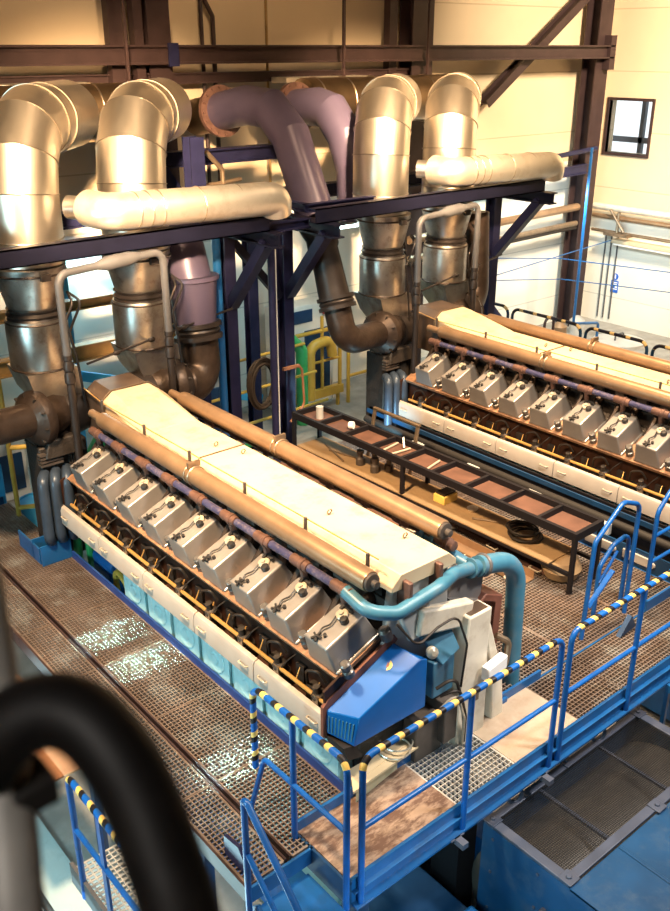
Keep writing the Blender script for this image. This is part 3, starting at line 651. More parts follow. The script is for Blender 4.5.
far = copy_tree(eng); far.location.x += D
far['label'] = 'large V engine at the back right, partly cut off by the picture edge'
brd = thing('board', 'pale cream board lying on the floor in front of the blue control box', 'board', (4.3, 3.9, .1))
MB().prism([(3.66, 4.18, .18), (3.52, 3.98, .18), (4.38, 4.06, .14), (4.52, 4.2, .14)], (0, 0, 1), .02).prism([(3.75, 4.16, .20), (3.6, 4.04, .20), (4.42, 4.14, .17), (4.44, 4.2, .17)], (0, 0, -1), .35).build('panel', 'board', brd)
MB().torus((4.08, 4.13, .2), (0, 0, 1), .13, .007, 24, 6).torus((4.14, 4.15, .215), (0, .1, 1), .12, .007, 24, 6).build('cable_loop', 'foil', brd)

# pipes and pumps low at the back of the front engine's face
tag(MB().lathe((3.80, 8.2, .1), (0, 1, 0), [(.08, 0), (.10, .05), (.10, .4), (.08, .45)], 16).box((3.7, 8.22, -.2), (3.9, 8.6, .05)).box((3.68, 7.9, -1.9), (3.92, 8.7, -.2)).build('pump', 'gen_blue', bevel=.01), 'blue pump in the gap below the front engine gallery', 'pump')
tag(MB().tube(fillet([(3.72, 7.78, -.9), (3.72, 7.85, .1), (3.72, 8.1, .2), (3.72, 8.12, -.9)], .1), .035, 10).build('hose', 'guard_yellow'), 'yellow hose in the gap below the front engine gallery', 'hose')
tag(MB().tube(fillet([(3.75, 8.72, -1), (3.75, 8.75, .25), (3.72, 9.0, .3), (3.72, 9.1, -1)], .1), .05, 10).build('hose', 'hose_green'), 'green hose below the back corner of the front engine gallery', 'hose')

# cable trough along the rear engine
ct = thing('cable_channel', 'blue channel with boxes and black pipe along the foot of the rear engine', 'channel', (8.35, 6.8, 0))
MB().box((8.30, 4.2, .0), (8.32, 9.4, .22)).box((8.32, 4.2, .0), (8.5, 9.4, .03)).build('channel', 'deep_blue', ct)
MB().tube([(8.44, 4.2, .33), (8.44, 9.35, .33)], .05, 12).build('black_pipe', 'black_rubber', ct)
MB().box((8.56, 4.2, .0), (8.58, 9.4, .475)).build('gap_shade_sheet', 'bench_black', ct)  # black sheet added as the shade of the gap, hides the doors behind
MB().box((8.5, 4.2, .4), (8.52, 9.4, .46)).build('rail', 'deep_blue', ct)
for k in range(9):
    y = 4.5+k*.5
    MB().box((8.275, y, .06), (8.30, y+.36, .17)).cyl((8.27, y-.02, .11), (8.30, y-.02, .11), .035, n=10).build('terminal_box', 'panel_cream', ct, .008)
    if k % 2: MB().box((8.33, y+.1, .2), (8.4, y+.3, .34)).build('switch_box', 'housing_grey', ct, .01)

# ------------------------------------------------------------------ turbochargers, stacks and ducts
def stack_labels(i): return ['front engine', 'rear engine'][i]
def ring_band(m, c, ax, r, t=.012, n=32): m.torus(c, ax, r, t, n, 6)
def make_stack(sx, lab):
    t = thing('exhaust_stack', lab, 'stack', (sx, 9.56, 1.3))
    y = 9.56
    MB().lathe((sx, y, 2.74), (0,0,1), [(.27, 0), (.29, .05), (.375, .38), (.38, .45)], 32).build('cone', 'stack_metal', t)
    b = MB(); ring_band(b, (sx, y, 3.12), (0,0,1), .38, .012); b.box((sx-.05, y-.42, 3.08), (sx+.05, y-.37, 3.15)); b.build('clamp_band', 'stack_dark', t)
    MB().lathe((sx, y, 2.62), (0,0,1), [(.31, 0), (.29, .03), (.31, .06), (.28, .09), (.30, .12)], 28).build('bellows', 'stack_dark', t)
    MB().lathe((sx, y, 2.08), (0,0,1), [(.325, 0), (.33, .02), (.33, .5), (.315, .55)], 32).build('drum', 'stack_metal', t)
    b = MB(); ring_band(b, (sx, y, 2.09), (0,0,1), .33, .012); ring_band(b, (sx, y, 2.6), (0,0,1), .325, .01); b.build('clamp_band', 'turbo_cast', t)
    # transition box to the turbine
    def oct_(cx, cy, z, a, c_): return [(cx-a, cy-c_, z), (cx-a*.4, cy-a*.95, z), (cx+a*.4, cy-a*.95, z), (cx+a, cy-c_, z), (cx+a, cy+c_, z), (cx+a*.4, cy+a*.95, z), (cx-a*.4, cy+a*.95, z), (cx-a, cy+c_, z)]
    MB().loft([quad(sx+.1, y-.12, 1.5, .13, .16), quad(sx+.03, y-.06, 1.85, .27, .26), quad(sx, y, 2.08, .29, .29)]).build('transition', 'stack_metal', t)
    for k in range(2): MB().tube(fillet([(sx+.28, y-.24, 2.9), (sx+.38-.1*k, y-.36, 2.8), (sx+.2-.1*k, y-.37, 2.5), (sx+.25-.1*k, y-.37, 2.2), (sx+.28-.1*k, y-.42, 1.5)], .08), .014, 8).build('sensor_line', 'stack_dark', t)
    return t
def make_turbo(sx, sgn, lab):   # sgn -1: inlet on the -X side
    t = thing('turbocharger', lab, 'turbocharger', (sx, 9.3, -.1))
    cx = sx + sgn*.18; y = 9.26
    ax = V((sgn, -.25, 0)).normalized()
    MB().lathe((cx, y, 1.6), ax, [(.2, -.34), (.24, -.2), (.22, -.1), (.30, -.06), (.315, .0), (.30, .06), (.22, .13), (.16, .17), (.16, .2)], 30).build('volute', 'turbo_cast', t)
    rib = MB()
    for k in range(10):
        a = 2*PI*k/10; u = ax.orthogonal().normalized(); w_ = ax.cross(u); d = u*math.cos(a)+w_*math.sin(a)
        rib.obox(V((cx, y, 1.6))+ax*.085+d*.23, d, ax.cross(d), ax, (.14, .014, .03))
    rib.build('rib', 'cast_dark', t)
    MB().lathe((cx+sgn*-.28, y+.06, 1.55), (-sgn, .3, 0), [(.24, 0), (.27, .1), (.26, .3), (.18, .4)], 24).build('turbine_casing', 'stack_dark', t)
    MB().box((sx-.26, 9.12, -.1), (sx+.3, 9.5, 1.3)).obox((sx+.02, 9.2, 1.28), (1,0,0), (0,1,0), (0,0,1), (.5, .34, .2), .7).build('pedestal', 'cast_dark', t, .02)
    rb = MB()
    for k in range(6): rb.box((sx+.06+.025*k, 9.09, .35), (sx+.07+.025*k, 9.13, 1.2))
    for k in range(4): rb.box((sx-.28, 9.06, 1.1+.04*k), (sx-.02, 9.14, 1.125+.04*k))
    rb.build('oil_cooler', 'exhaust_end', t)
    if sgn < 0:
        for k in range(3):
            x0 = sx-.36+.13*k
            MB().tube(fillet([(x0+.12, 9.1, 1.0), (x0+.02, 8.93-.02*k, 1.02), (x0, 8.9-.02*k, .3), (x0+.14, 9.1, .16)], .12, 7), .06, 14).build('oil_pipe', 'oil_pipe', t)
    return t
def elbow_path(x, y, z0, z1, R, d, n, run):
    c = V((x, y, z1)); P = [V((x, y, z0))]
    for k in range(n+1):
        a = PI/2*(k)/n
        # mitred: use points on a slightly enlarged arc so that chords are tangent
        P.append(c + d*R*(1-math.cos(a)) + V((0,0,1))*R*math.sin(a))
    P.append(P[-1]+d*run); return P
def make_elbow(x, d, z1, R, lab, zb=3.2, run=1.2):
    t = thing('duct_elbow', lab, 'duct', (x, 9.62, zb))
    d = V(d).normalized(); P = elbow_path(x, 9.62, zb, z1, R, d, 3, run)
    MB().tube(P, .38, 36).build('duct', 'duct_metal', t, ang=13)
    b = MB()
    for i in range(1, len(P)-1):
        tt = ((P[i]-P[i-1]).normalized()+(P[i+1]-P[i]).normalized()).normalized(); b.torus(P[i], tt, .385, .007, 40, 6)
    ring_band(b, (x, 9.62, zb+.25), (0,0,1), .383, .008); ring_band(b, P[-2]+d*.3, d, .383, .01); b.build('seam_band', 'duct_band', t)
    return t
labs_s = [('left stack of the front engine, under the leftmost silver elbow', 'right stack of the front engine, under the second silver elbow'),
          ('left stack of the rear engine, above the big turbocharger snail', 'right stack of the rear engine, behind the grey looped pipe')]
make_stack(3.8, 'metal exhaust '+labs_s[0][0]); make_stack(5.07, 'metal exhaust '+labs_s[0][1])
make_stack(3.8+D, 'metal exhaust '+labs_s[1][0]); make_stack(5.07+D, 'metal exhaust '+labs_s[1][1])
make_turbo(3.72, -1, 'brown turbocharger at the left picture edge behind the front engine')
make_turbo(5.12, 1, 'turbocharger behind the front engine beside the navy post')
make_turbo(3.72+D, -1, 'brown turbocharger with round ribbed face left of the rear engine hood')
make_turbo(5.12+D, 1, 'turbocharger on the right of the rear engine hood')
dd = (.67, .74, 0); df = (.76, .65, 0)
make_elbow(3.84, dd, 3.90, .66, 'leftmost large silver duct elbow, cut by the picture edge')
make_elbow(5.12, dd, 3.90, .66, 'second large silver duct elbow from the left')
make_elbow(3.79+D, df, 3.95, .60, 'third large silver duct elbow, brightly lit, right of the purple ducts')
make_elbow(5.12+D, df, 3.95, .60, 'rightmost large silver duct elbow')
for x0, x1, lab in ((1.5, 7.0, 'brown metal header duct behind the two left silver elbows'), (9.35, 12.6, 'golden metal header duct behind the two right silver elbows')):
    t = thing('header_duct', lab, 'duct', ((x0+x1)/2, 12.05, 4.1))
    MB().tube([(x0, 11.9, 4.5), (x1, 11.9, 4.5)], .36, 30).build('duct', 'header_metal', t)
    b = MB()
    for k in range(2): MB().box((x0+.8+(x1-x0-1.4)*k, 11.88, 4.86), (x0+.84+(x1-x0-1.4)*k, 11.92, 10)).build('hanger', 'steel_dark', t)
    for k in range(6): ring_band(b, (x0+.2+(x1-x0-.3)*k/5, 11.9, 4.5), (1,0,0), .364, .012)
    b.build('seam_band', 'duct_band', t)
def hpipe(dx, lab):
    t = thing('insulated_pipe', lab, 'pipe', (5.4+dx, 8.87, 3.5))
    y, z = 8.88, 3.735
    P = fillet([(4.38+dx, 9.2, z+.02), (4.42+dx, y+.02, z+.01), (6.42+dx, y-.02, z-.04)], .24, 6)
    MB().tube(P, .19, 28).build('cladding', 'foil', t, ang=20)
    b = MB()
    for x in (4.72, 4.86, 5.0, 5.5, 6.0): b.torus((x+dx, y, z+.02-.06*(x-4.08)/2.42), (1,0,0), .192, .006, 30, 6)
    b.build('band', 'duct_band', t)
    MB().tube(fillet([(6.38+dx, y-.02, z-.04), (6.54+dx, y-.02, z-.05), (6.58+dx, y+.03, z-.2)], .14, 6), .185, 24).build('foil_end', 'foil', t, ang=20)
    MB().tube([(4.39+dx, 9.1, z+.02), (4.22+dx, 9.35, z+.03)], .12, 20).build('connector', 'stack_metal', t)
hpipe(0, 'pale insulated horizontal pipe resting on the front engine duct frame')
hpipe(D, 'pale insulated horizontal pipe resting on the rear engine duct frame')
def purple(path, lab, flange=True, lower=None):
    t = thing('purple_duct', lab, 'duct', (path[-1][0], path[-1][1], path[-1][2]-.35))
    MB().tube(path, .26, 32).build('duct', 'purple_duct', t, ang=14)
    if flange:
        P0 = V(path[0]); ax = (V(path[1])-P0).normalized()
        f = MB().lathe(P0, -ax, [(.26, -.02), (.36, -.02), (.36, .05), (.26, .05)], 36)
        u = ax.orthogonal().normalized(); w_ = ax.cross(u)
        for k in range(16):
            q = P0 + (u*math.cos(2*PI*k/16)+w_*math.sin(2*PI*k/16))*.32; f.cyl(q, q+ax*.045, .02, n=6)
        f.build('flange', 'sleeve', t)
        MB().tube([P0-ax*.05, P0-ax*.7], .26, 28).build('inlet', 'header_metal', t)
    if lower: lower(t)
    return t
def lower_A(x, s=1, tx=None):
    def f(t):
        tx_ = x+.62*s if tx is None else tx
        MB().lathe((x, 9.62, 3.12), (0, -.36, -1), [(.28, -.1), (.33, -.1), (.33, -.04), (.28, -.02), (.21, .16), (.215, .25), (.19, .30), (.21, .85), (.21, .92)], 28).build('cone', 'stack_dark', t)
        MB().lathe((x, 9.29, 2.26), (0, -.36, -1), [(.2, 0), (.255, 0), (.255, .05), (.225, .06), (.24, .09), (.225, .12), (.255, .13), (.255, .18), (.2, .18)], 28).build('flange', 'stack_dark', t)
        MB().tube(fillet([(x, 9.25, 2.12), (x+.01*s, 9.1, 1.66), (tx_, 9.22, 1.62)], .3, 8), .185, 24, True, None).build('bend', 'turbo_cast', t)
    return f
purple([(7.9, 11.95, 4.44), (7.9, 11.3, 4.55), (7.9, 10.75, 4.52), (7.88, 10.3, 4.2), (7.84, 9.95, 3.64), (7.8, 9.66, 3.2)], 'left purple duct curving down to the rear engine turbocharger', True, lower_A(7.8, 1, 8.55))
purple([(9.0, 11.6, 4.46), (9.0, 11.1, 4.5), (9.0, 10.8, 4.44), (9.0, 10.5, 4.14), (9.0, 10.3, 3.7), (9.0, 10.25, 3.0)], 'right purple duct passing behind the third silver elbow')
purple([(5.75, 10.6, 3.5), (5.78, 10.0, 3.35), (5.8, 9.75, 3.05), (5.8, 9.62, 2.7)], 'short purple duct pipe behind the second stack of the front engine', False, lambda t: (
    MB().lathe((5.8, 9.6, 2.75), (0, -.08, -1), [(.27, -.02), (.33, -.02), (.33, .03), (.30, .04), (.25, .5), (.25, .56)], 28).build('cone', 'purple_duct', t),
    MB().lathe((5.8, 9.55, 2.2), (0, -.15, -1), [(.2, 0), (.3, 0), (.3, .05), (.26, .06), (.28, .1), (.26, .14), (.3, .15), (.3, .2), (.2, .2)], 28).build('flange', 'stack_dark', t),
    MB().tube(fillet([(5.8, 9.53, 2.02), (5.78, 9.45, 1.5), (5.3, 9.3, 1.5)], .3, 8), .24, 24).build('bend', 'turbo_cast', t)))
t = thing('duct_bend', 'brown duct elbow entering the turbocharger at the left picture edge', 'duct', (2.85, 9.2, 1.4))
lower_A(2.85)(t)
t = thing('duct_bend', 'brown duct elbow on the right of the rear engine stacks', 'duct', (10.9, 9.4, 1.4))
MB().tube(fillet([(10.85, 9.6, 3.0), (10.85, 9.5, 1.7), (10.4, 9.35, 1.6)], .3, 8), .2, 24).build('bend', 'turbo_cast', t)
# grey looped vent pipes
def loop_pipe(dx, lab):
    t = thing('vent_loop', lab, 'pipe', (XC+dx, 8.9, .6))
    MB().tube(fillet([(3.80+dx, 8.86, 2.35), (3.80+dx, 8.86, 3.20), (5.07+dx, 8.96, 3.26), (5.07+dx, 8.96, 2.3)], .12, 6), .042, 16).build('pipe', 'grey_pipe', t)
    MB().lathe((4.25+dx, 8.895, 3.222), (1, .08, .05), [(.042, 0), (.075, .12), (.075, .4), (.042, .52)], 18).build('silencer', 'grey_pipe', t)
    for x, y in ((3.80, 8.86), (5.07, 8.96)):
        MB().lathe((x+dx, y, 2.36), (0, 0, -1), [(.05, 0), (.05, .05), (.04, .06), (.055, .1), (.055, .16), (.04, .18), (.055, .22), (.055, .3), (.042, .32)], 16).build('coupling', 'stack_dark', t)
        MB().tube([(x+dx, y, 2.1), (x+dx, y, .7)], .042, 14).build('riser', 'stack_dark', t)
    return t
loop_pipe(0, 'grey looped vent pipe standing behind the front engine hood')
loop_pipe(D, 'grey looped vent pipe standing behind the rear engine hood')
for dx, lab in ((0, 'thin horizontal rod with fittings crossing the front engine stacks'), (D, 'thin horizontal rod with fittings crossing the rear engine stacks')):
    m = MB().tube([(4.1+dx, 9.06, 2.15), (6.3+dx, 9.5, 2.3)], .014, 8)
    for x in (4.5, 5.0, 5.5): m.lathe((x+dx, 9.06+.2*(x-4.1), 2.15+.068*(x-4.1)), (1, .2, .07), [(.02, -.04), (.03, -.02), (.03, .02), (.02, .04)], 10)
    tag(m.build('tie_rod', 'stack_dark'), lab, 'rod')
# ------------------------------------------------------------------ duct frames
def frame(dx, lab):
    t = thing('duct_support', lab, 'steel frame', (XC+dx, 9.8, ZF))
    MB().box((2.1+dx, 8.93, 3.31), (6.5+dx, 8.95, 3.49)).box((2.1+dx, 8.93, 3.475), (6.5+dx, 9.07, 3.49)).box((2.1+dx, 8.93, 3.31), (6.5+dx, 9.07, 3.325)).build('front_beam', 'beam_navy', t)
    MB().ibeam((2.15+dx, 9.22, 3.46), (3.3+dx, 9.22, 3.46), .1, .1, .012).ibeam((2.2+dx, 9.2, 3.46), (2.2+dx, 10.9, 3.46), .1, .1, .012).build('platform_beam', 'steel_navy', t)
    MB().ibeam((2.31+dx, 11.0, 3.34), (7.0+dx, 11.0, 3.34), .2, .19, .02).build('rear_beam', 'steel_navy', t)
    for x in (2.32, 6.5):
        MB().ibeam((x+dx, 9.9, ZF), (x+dx, 9.9, 3.26), .16, .2, .02, (0,1,0)).build('post', 'steel_navy', t)
        MB().ibeam((x+dx, 8.75, 3.22), (x+dx, 11.05, 3.22), .16, .17, .02).build('cross_beam', 'beam_navy', t)
        MB().bar((x+dx, 9.8, 2.25), (x+dx, 9.0, 3.16), .13, .14, (1,0,0)).build('brace', 'steel_navy', t)
        MB().bar((x-.08+dx, 9.9, 2.2), (x-.95+dx, 9.9, 3.2), .1, .09, (0,1,0)).build('brace', 'beam_navy', t)
    for x in (2.32, 6.5): MB().ibeam((x+.35+dx, 11.2, ZF), (x+.35+dx, 11.2, 3.26), .16, .16, .02, (0,1,0)).build('post', 'steel_navy', t)
    return t
frame(0, 'navy steel frame carrying the ducts of the front engine')
frame(D, 'navy steel frame carrying the ducts of the rear engine')
tag(MB().ibeam((6.6, 9.25, 3.28), (7.33, 9.25, 3.28), .1, .12, .02).build('linking_beam', 'steel_navy'), 'short navy beam joining the two duct frames', 'beam')
tag(MB().tube([(6.92, 9.5, 0), (6.92, 9.5, 3.25)], .05, 12).build('drain_pipe', 'steel_navy'), 'thin navy vertical pipe between the two frame posts', 'pipe')
tag(MB().tube([(6.3, 9.8, ZF), (6.3, 9.8, 3.2)], .055, 12).build('drain_pipe', 'beam_blue'), 'thin bright blue vertical pipe against the left frame post', 'pipe')
tag(MB().tube([(7.05, 9.62, .1), (7.05, 9.62, 3.1)], .03, 10).build('drain_pipe', 'white_paint'), 'slim pale vertical pipe beside the right frame post', 'pipe')
# high purple steel behind the ducts
for a, b_, lab in (((6.2, 11.4, 3.9), (9.0, 11.4, 3.9), 'purple horizontal beam under the purple duct flanges'),):
    tag(MB().ibeam(a, b_, .2, .2, .02).build('support_beam', 'steel_navy'), lab, 'beam')
tag(MB().ibeam((6.25, 11.62, 4.3), (7.2, 11.62, 2.9), .18, .18, .02, (0,1,0)).build('support_brace', 'steel_navy'), 'navy brace behind the second silver elbow', 'brace')
tag(MB().ibeam((6.55, 10.6, 3.3), (6.55, 10.6, 4.25), .2, .2, .02, (0,1,0)).build('support_post', 'steel_navy'), 'short purple steel post beside the second silver elbow', 'post')
tag(MB().tube(fillet([(7.3, 11.1, 3.1), (7.3, 11.1, 3.75), (7.05, 11.1, 4.0)], .1), .035, 10).tube([(6.9, 11.1, 3.55), (7.6, 11.1, 3.6)], .03, 10).build('valve_pipe', 'clamp'), 'small pipework under the left purple duct', 'pipe')

# ------------------------------------------------------------------ hose coil, lamps, back clutter
m = MB()
for k in range(9):
    pth = []
    R = .30+random.uniform(-.04, .03); cx, cy, cz = 6.82+random.uniform(-.02, .02), 9.68-.012*k, 1.15+random.uniform(-.03, .02)
    for q in range(25):
        a = 2*PI*q/24; pth.append((cx+R*.72*math.cos(a), cy, cz+R*1.15*math.sin(a)))
    m.tube(pth, .016, 8, False)
tag(m.build('hose_coil', 'cable_black'), 'dark coiled hose hanging between the navy frame posts', 'hose')
tag(MB().tube(fillet([(7.3, 9.7, 1.25), (7.5, 9.65, 1.28), (7.5, 9.6, .7), (7.25, 9.6, .5)], .15), .018, 8).box((7.2, 9.66, 1.24), (7.48, 9.7, 1.28)).build('hose', 'orange_plate'), 'short orange hose and bracket on the right frame post', 'hose')
fx = thing('tube_lamp', 'lit fluorescent tube lamp hanging under the rear duct frame', 'lamp', (9.0, 10.5, 2.9))
MB().box((8.75, 10.42, 2.90), (9.5, 10.58, 2.95)).box((9.28, 10.48, 2.95), (9.32, 10.52, 4.2)).build('housing', 'white_paint', fx, .01)
MB().tube([(8.77, 10.5, 2.87), (9.48, 10.5, 2.87)], .028, 10).build('tube', 'tube_glow', fx)
for x, y, z, lab in ((6.0, 12.8, 2.75, 'fluorescent tube lamp on the back wall behind the front engine stacks'), (13.2, 12.0, 2.75, 'fluorescent tube lamp behind the right end of the rear duct frame')):
    fx = thing('tube_lamp', lab, 'lamp', (x, y, z))
    MB().box((x-.6, y-.06, z), (x+.6, YB if y > 12.5 else y+.06, z+.05)).build('housing', 'white_paint', fx)
    if y < 12.5: MB().box((x-.02, y-.02, z+.05), (x+.02, y+.02, 3.28)).build('hanger', 'steel_dark', fx)
    MB().tube([(x-.58, y, z-.025), (x+.58, y, z-.025)], .025, 10).build('tube', 'tube_glow', fx)
# girders and blue frames far left back
for y, z, h, lab, mt in ((11.5, 2.15, .14, 'upper tan girder seen between the front engine stacks', 'girder_tan'), (11.3, 1.55, .22, 'lower broad tan girder seen between the front engine stacks', 'girder_tan')):
    gt = thing('girder', lab, 'girder', (4.4, y, z))
    MB().ibeam((2.0, y, z), (6.9, y, z), .15, h, .02).build('beam', mt, gt)
    MB().box((2.1, y-.06, ZF), (2.22, y+.06, z-h/2)).build('post', mt, gt)
for x, lab in ((5.3, 'bright blue upright left of the white lower wall panels'), (9.1, 'bright blue upright beneath the fluorescent lamp'), (8.5, 'bright blue upright left of the fluorescent lamp')):
    tag(MB().box((x, 12.3, ZF), (x+.12, 12.45, 2.9)).build('blue_upright', 'drum_blue'), lab, 'post')
tag(MB().bar((5.4, 12.2, .9), (8.6, 12.2, -.2), .08, .14).bar((5.4, 12.2, .3), (7.5, 12.2, -.45), .06, .1).build('stair_stringer', 'drum_blue'), 'blue sloping stair stringer behind the front engine', 'stairs')
for x, y, lab in ((5.55, 10.9, 'left small blue pipe hoop behind the front engine hood'), (6.05, 11.0, 'right small blue pipe hoop behind the front engine hood')):
    tag(MB().tube(fillet([(x, y, ZF), (x, y, .95), (x+.35, y, 1.0), (x+.35, y, ZF)], .12), .03, 10).build('pipe_hoop', 'drum_blue'), lab, 'railing')
tag(MB().tube(fillet([(4.9, 11.4, -.3), (5.3, 11.1, .55), (5.7, 11.2, .6), (6.1, 11.5, -.2)], .3), .13, 14).build('green_hose', 'hose_green'), 'thick green hose behind the front engine hood', 'hose')
tag(MB().tube(fillet([(9.02, 11.6, ZF), (9.02, 11.6, .72), (8.85, 11.7, .92)], .15), .10, 14).build('green_hose', 'hose_green'), 'thick green pipe bend beside the yellow guard', 'hose')
for k in range(4):
    tag(MB().tube(fillet([(6.2+.35*k, 10.6+.15*k, -.55), (6.5+.35*k, 10.9, -.4+.05*k), (6.9+.3*k, 10.6, -.55)], .2), .05, 10).build('green_hose', 'hose_green'), ['small green hose lying nearest the tan girder', 'small green hose on the floor left of the navy posts', 'small green hose on the floor behind the navy posts', 'small green hose on the floor right of the blue pipe'][k], 'hose', 'green hoses on the hall floor')
tag(MB().lathe((3.98, 10.85, ZF), (0,0,1), [(.22, 0), (.23, .2), (.22, .22), (.23, .45), (.22, .47), (.2, .47), (.2, .45), (0, .45)], 24).build('drum', 'drum_blue'), 'bright blue open drum at the left picture edge', 'drum')
gd = thing('yellow_guard', 'yellow tubular guard frame left of the front engine turbocharger', 'guard', (3.9, 10.4, ZF))
MB().tube([(3.55, 10.3, ZF), (3.55, 10.3, 1.9)], .03, 10).tube([(3.95, 10.1, ZF), (3.95, 10.1, .9)], .03, 10).build('post', 'guard_yellow', gd)
MB().tube([(3.55, 10.3, .9), (3.95, 10.1, .9)], .03, 10).tube([(3.55, 10.3, .1), (3.95, 10.1, .1)], .03, 10).build('rail', 'guard_yellow', gd)
MB().torus((4.35, 10.9, .95), (.5, -.6, .6), .2, .05, 20, 8).build('valve_wheel', 'guard_yellow', gd)
gd = thing('yellow_guard', 'yellow tubular guard frame with inner bend beside the left frame of the rear engine', 'guard', (9.5, 12.0, ZF))
MB().tube(fillet([(9.05, 11.9, -.3), (9.05, 11.9, .85), (10.1, 11.9, .85), (10.1, 11.9, -.3)], .1), .035, 10).box((9.0, 11.85, -.35), (10.15, 11.95, -.2)).build('frame', 'guard_yellow', gd)
MB().tube(fillet([(9.35, 11.8, -.3), (9.35, 11.8, .65), (9.8, 11.8, .7), (9.85, 11.8, .4)], .18), .09, 12).build('pipe_bend', 'guard_yellow', gd)
MB().tube([(9.7, 11.9, -.25), (9.7, 11.9, 1.1)], .03, 8).tube([(9.0, 11.9, .3), (10.1, 11.9, .3)], .025, 8).box((9.05, 11.9, -.6), (9.1, 11.95, -.3)).box((10.05, 11.9, -.6), (10.1, 11.95, -.3)).build('rail', 'guard_yellow', gd)
gd = thing('yellow_guard', 'low yellow guard frame just left of the rear engine oil pipes', 'guard', (10.5, 12.0, ZF))
MB().tube(fillet([(10.3, 11.9, ZF), (10.3, 11.9, .45), (11.2, 11.9, .45), (11.2, 11.9, ZF)], .08), .035, 10).tube([(10.3, 11.9, -.1), (11.2, 11.9, -.1)], .03, 8).build('frame', 'guard_yellow', gd)
for k in range(3): tag(MB().tube([(6.5+.2*k, 10.9+.3*k, .4*k), (9.0, 10.9+.3*k, .4*k+.05)], .025, 8).build('yellow_pipe', 'guard_yellow'), ['lowest thin yellow pipe behind the hose coil', 'middle thin yellow pipe behind the hose coil', 'highest thin yellow pipe behind the hose coil'][k], 'pipe')
# machine skid and white cabinets behind
for (x, y, sx_, sy_, z1, mt, nm, lab) in ((7.4, 12.2, .8, .5, .75, 'housing_grey', 'machine_cabinet', 'grey cabinet behind the navy frame posts'), (9.6, 12.4, 1.2, .4, 1.25, 'white_paint', 'machine_cabinet', 'white cabinet beneath the lit fluorescent tube'), (3.4, 11.6, .7, .7, .3, 'drum_blue', 'machine_cabinet', 'blue machine cabinet at the left picture edge'), (3.9, 12.2, .9, .5, .55, 'white_paint', 'machine_cabinet', 'white machine cabinet behind the yellow guard at left')):
    c_ = thing(nm, lab, 'cabinet', (x, y, ZF))
    MB().box((x-sx_/2, y-sy_/2, ZF), (x+sx_/2, y+sy_/2, z1)).build('body', mt, c_, .02)
    MB().box((x-sx_*.4, y-sy_/2-.02, z1-.3), (x+sx_*.1, y-sy_/2, z1-.08)).box((x-.05, y-sy_/2-.03, ZF+.15), (x+sx_*.42, y-sy_/2, z1-.45)).build('front_panel', 'deep_blue', c_, .005)
    MB().cyl((x+sx_*.3, y-sy_/2-.05, z1-.18), (x+sx_*.3, y-sy_/2, z1-.18), .03, n=10).build('switch', 'red_plastic', c_)
# ------------------------------------------------------------------ long bench between the engines
ang = -.022
BX, BY = 7.26, 4.80
def bt(u, v, z): return V((BX+u*math.cos(ang)+v*math.sin(ang), BY-u*math.sin(ang)+v*math.cos(ang), z))
ax, ay, az = V((math.cos(ang), -math.sin(ang), 0)), V((math.sin(ang), math.cos(ang), 0)), V((0,0,1))
bn = thing('long_bench', 'long black steel bench with rusty open trays between the engines', 'bench', tuple(bt(.22, 2.3, 0)))
BW, BL, BZ = .50, 4.65, .72
def bb(m, u0, u1, v0, v1, z0, z1): m.obox((bt(u0, v0, z0)+bt(u1, v1, z1))/2, ax, ay, az, (u1-u0, v1-v0, z1-z0)); return m
m = MB(); bb(m, 0, .045, 0, BL, BZ-.09, BZ); bb(m, BW-.045, BW, 0, BL, BZ-.09, BZ); bb(m, .045, BW-.045, 0, .045, BZ-.09, BZ); bb(m, .045, BW-.045, BL-.045, BL, BZ-.09, BZ)
m.build('top_frame', 'bench_black', bn)
nb = 9
m = MB()
for k in range(1, nb): bb(m, .045, BW-.045, BL*k/nb-.02, BL*k/nb+.02, BZ-.09, BZ-.005)
m.build('divider', 'bench_black', bn)
m = MB(); bb(m, .03, BW-.03, .03, BL-.03, BZ-.085, BZ-.07); m.build('tray_floor', 'tray_rust', bn)
for v in (.0, 2.5, BL-.045):
    for u in (0, BW-.045):
        m = MB(); bb(m, u, u+.045, v, v+.045, .002, BZ-.09); m.build('leg', 'bench_black', bn)
m = MB(); bb(m, 0.0, .035, .05, BL-.05, .2, .24); bb(m, BW-.035, BW, .05, BL-.05, .2, .24); m.build('shelf_rail', 'bench_black', bn)
m = MB(); bb(m, .0, BW-.02, .30, BL-.1, .241, .255); m.build('shelf_board', 'shelf_wood', bn)
# things on the bench and shelf
q = bt(.25, 4.35, BZ-.07); tag(MB().cyl(q, q+V((0,0,.17)), .05, n=16).build('paint_can', 'housing_grey'), 'grey can standing in the far end tray of the bench', 'can')
q = bt(.3, 3.8, BZ-.07); tag(MB().lathe(q+V((0, 0, .05)), (.5, -1, .15), [(.02, 0), (.05, 0), (.05, .06), (.02, .06)], 16).build('tape_roll', 'pure_white'), 'white tape roll lying in a far bench tray', 'roll')
for (u, v, du, dv, lab) in ((.08, 2.95, .33, .05, 'white rod lying across a middle bench tray'), (.1, 2.80, .3, -.03, 'second white rod nearer the viewer in a middle bench tray'), (.1, 2.2, .3, .07, 'short pale strip in the bench tray right of the middle leg')):
    z = BZ-.05
    tag(MB().cyl(bt(u, v, z), bt(u+du, v+dv, z), .014, n=8).build('rod', 'cap_bright'), lab, 'rod')
tag(MB().cyl(bt(.36, 2.84, BZ-.05), bt(.40, 2.9, BZ+.06), .012, n=8).build('rod', 'pure_white'), 'white rod standing at a slant in a middle bench tray', 'rod')
m = MB(); bb(m, .16, .40, 1.95, 2.13, .256, .36); yb = thing('yellow_box', 'yellow box with dark contents on the lower bench shelf', 'box', tuple(bt(.28, 2.04, .256)))
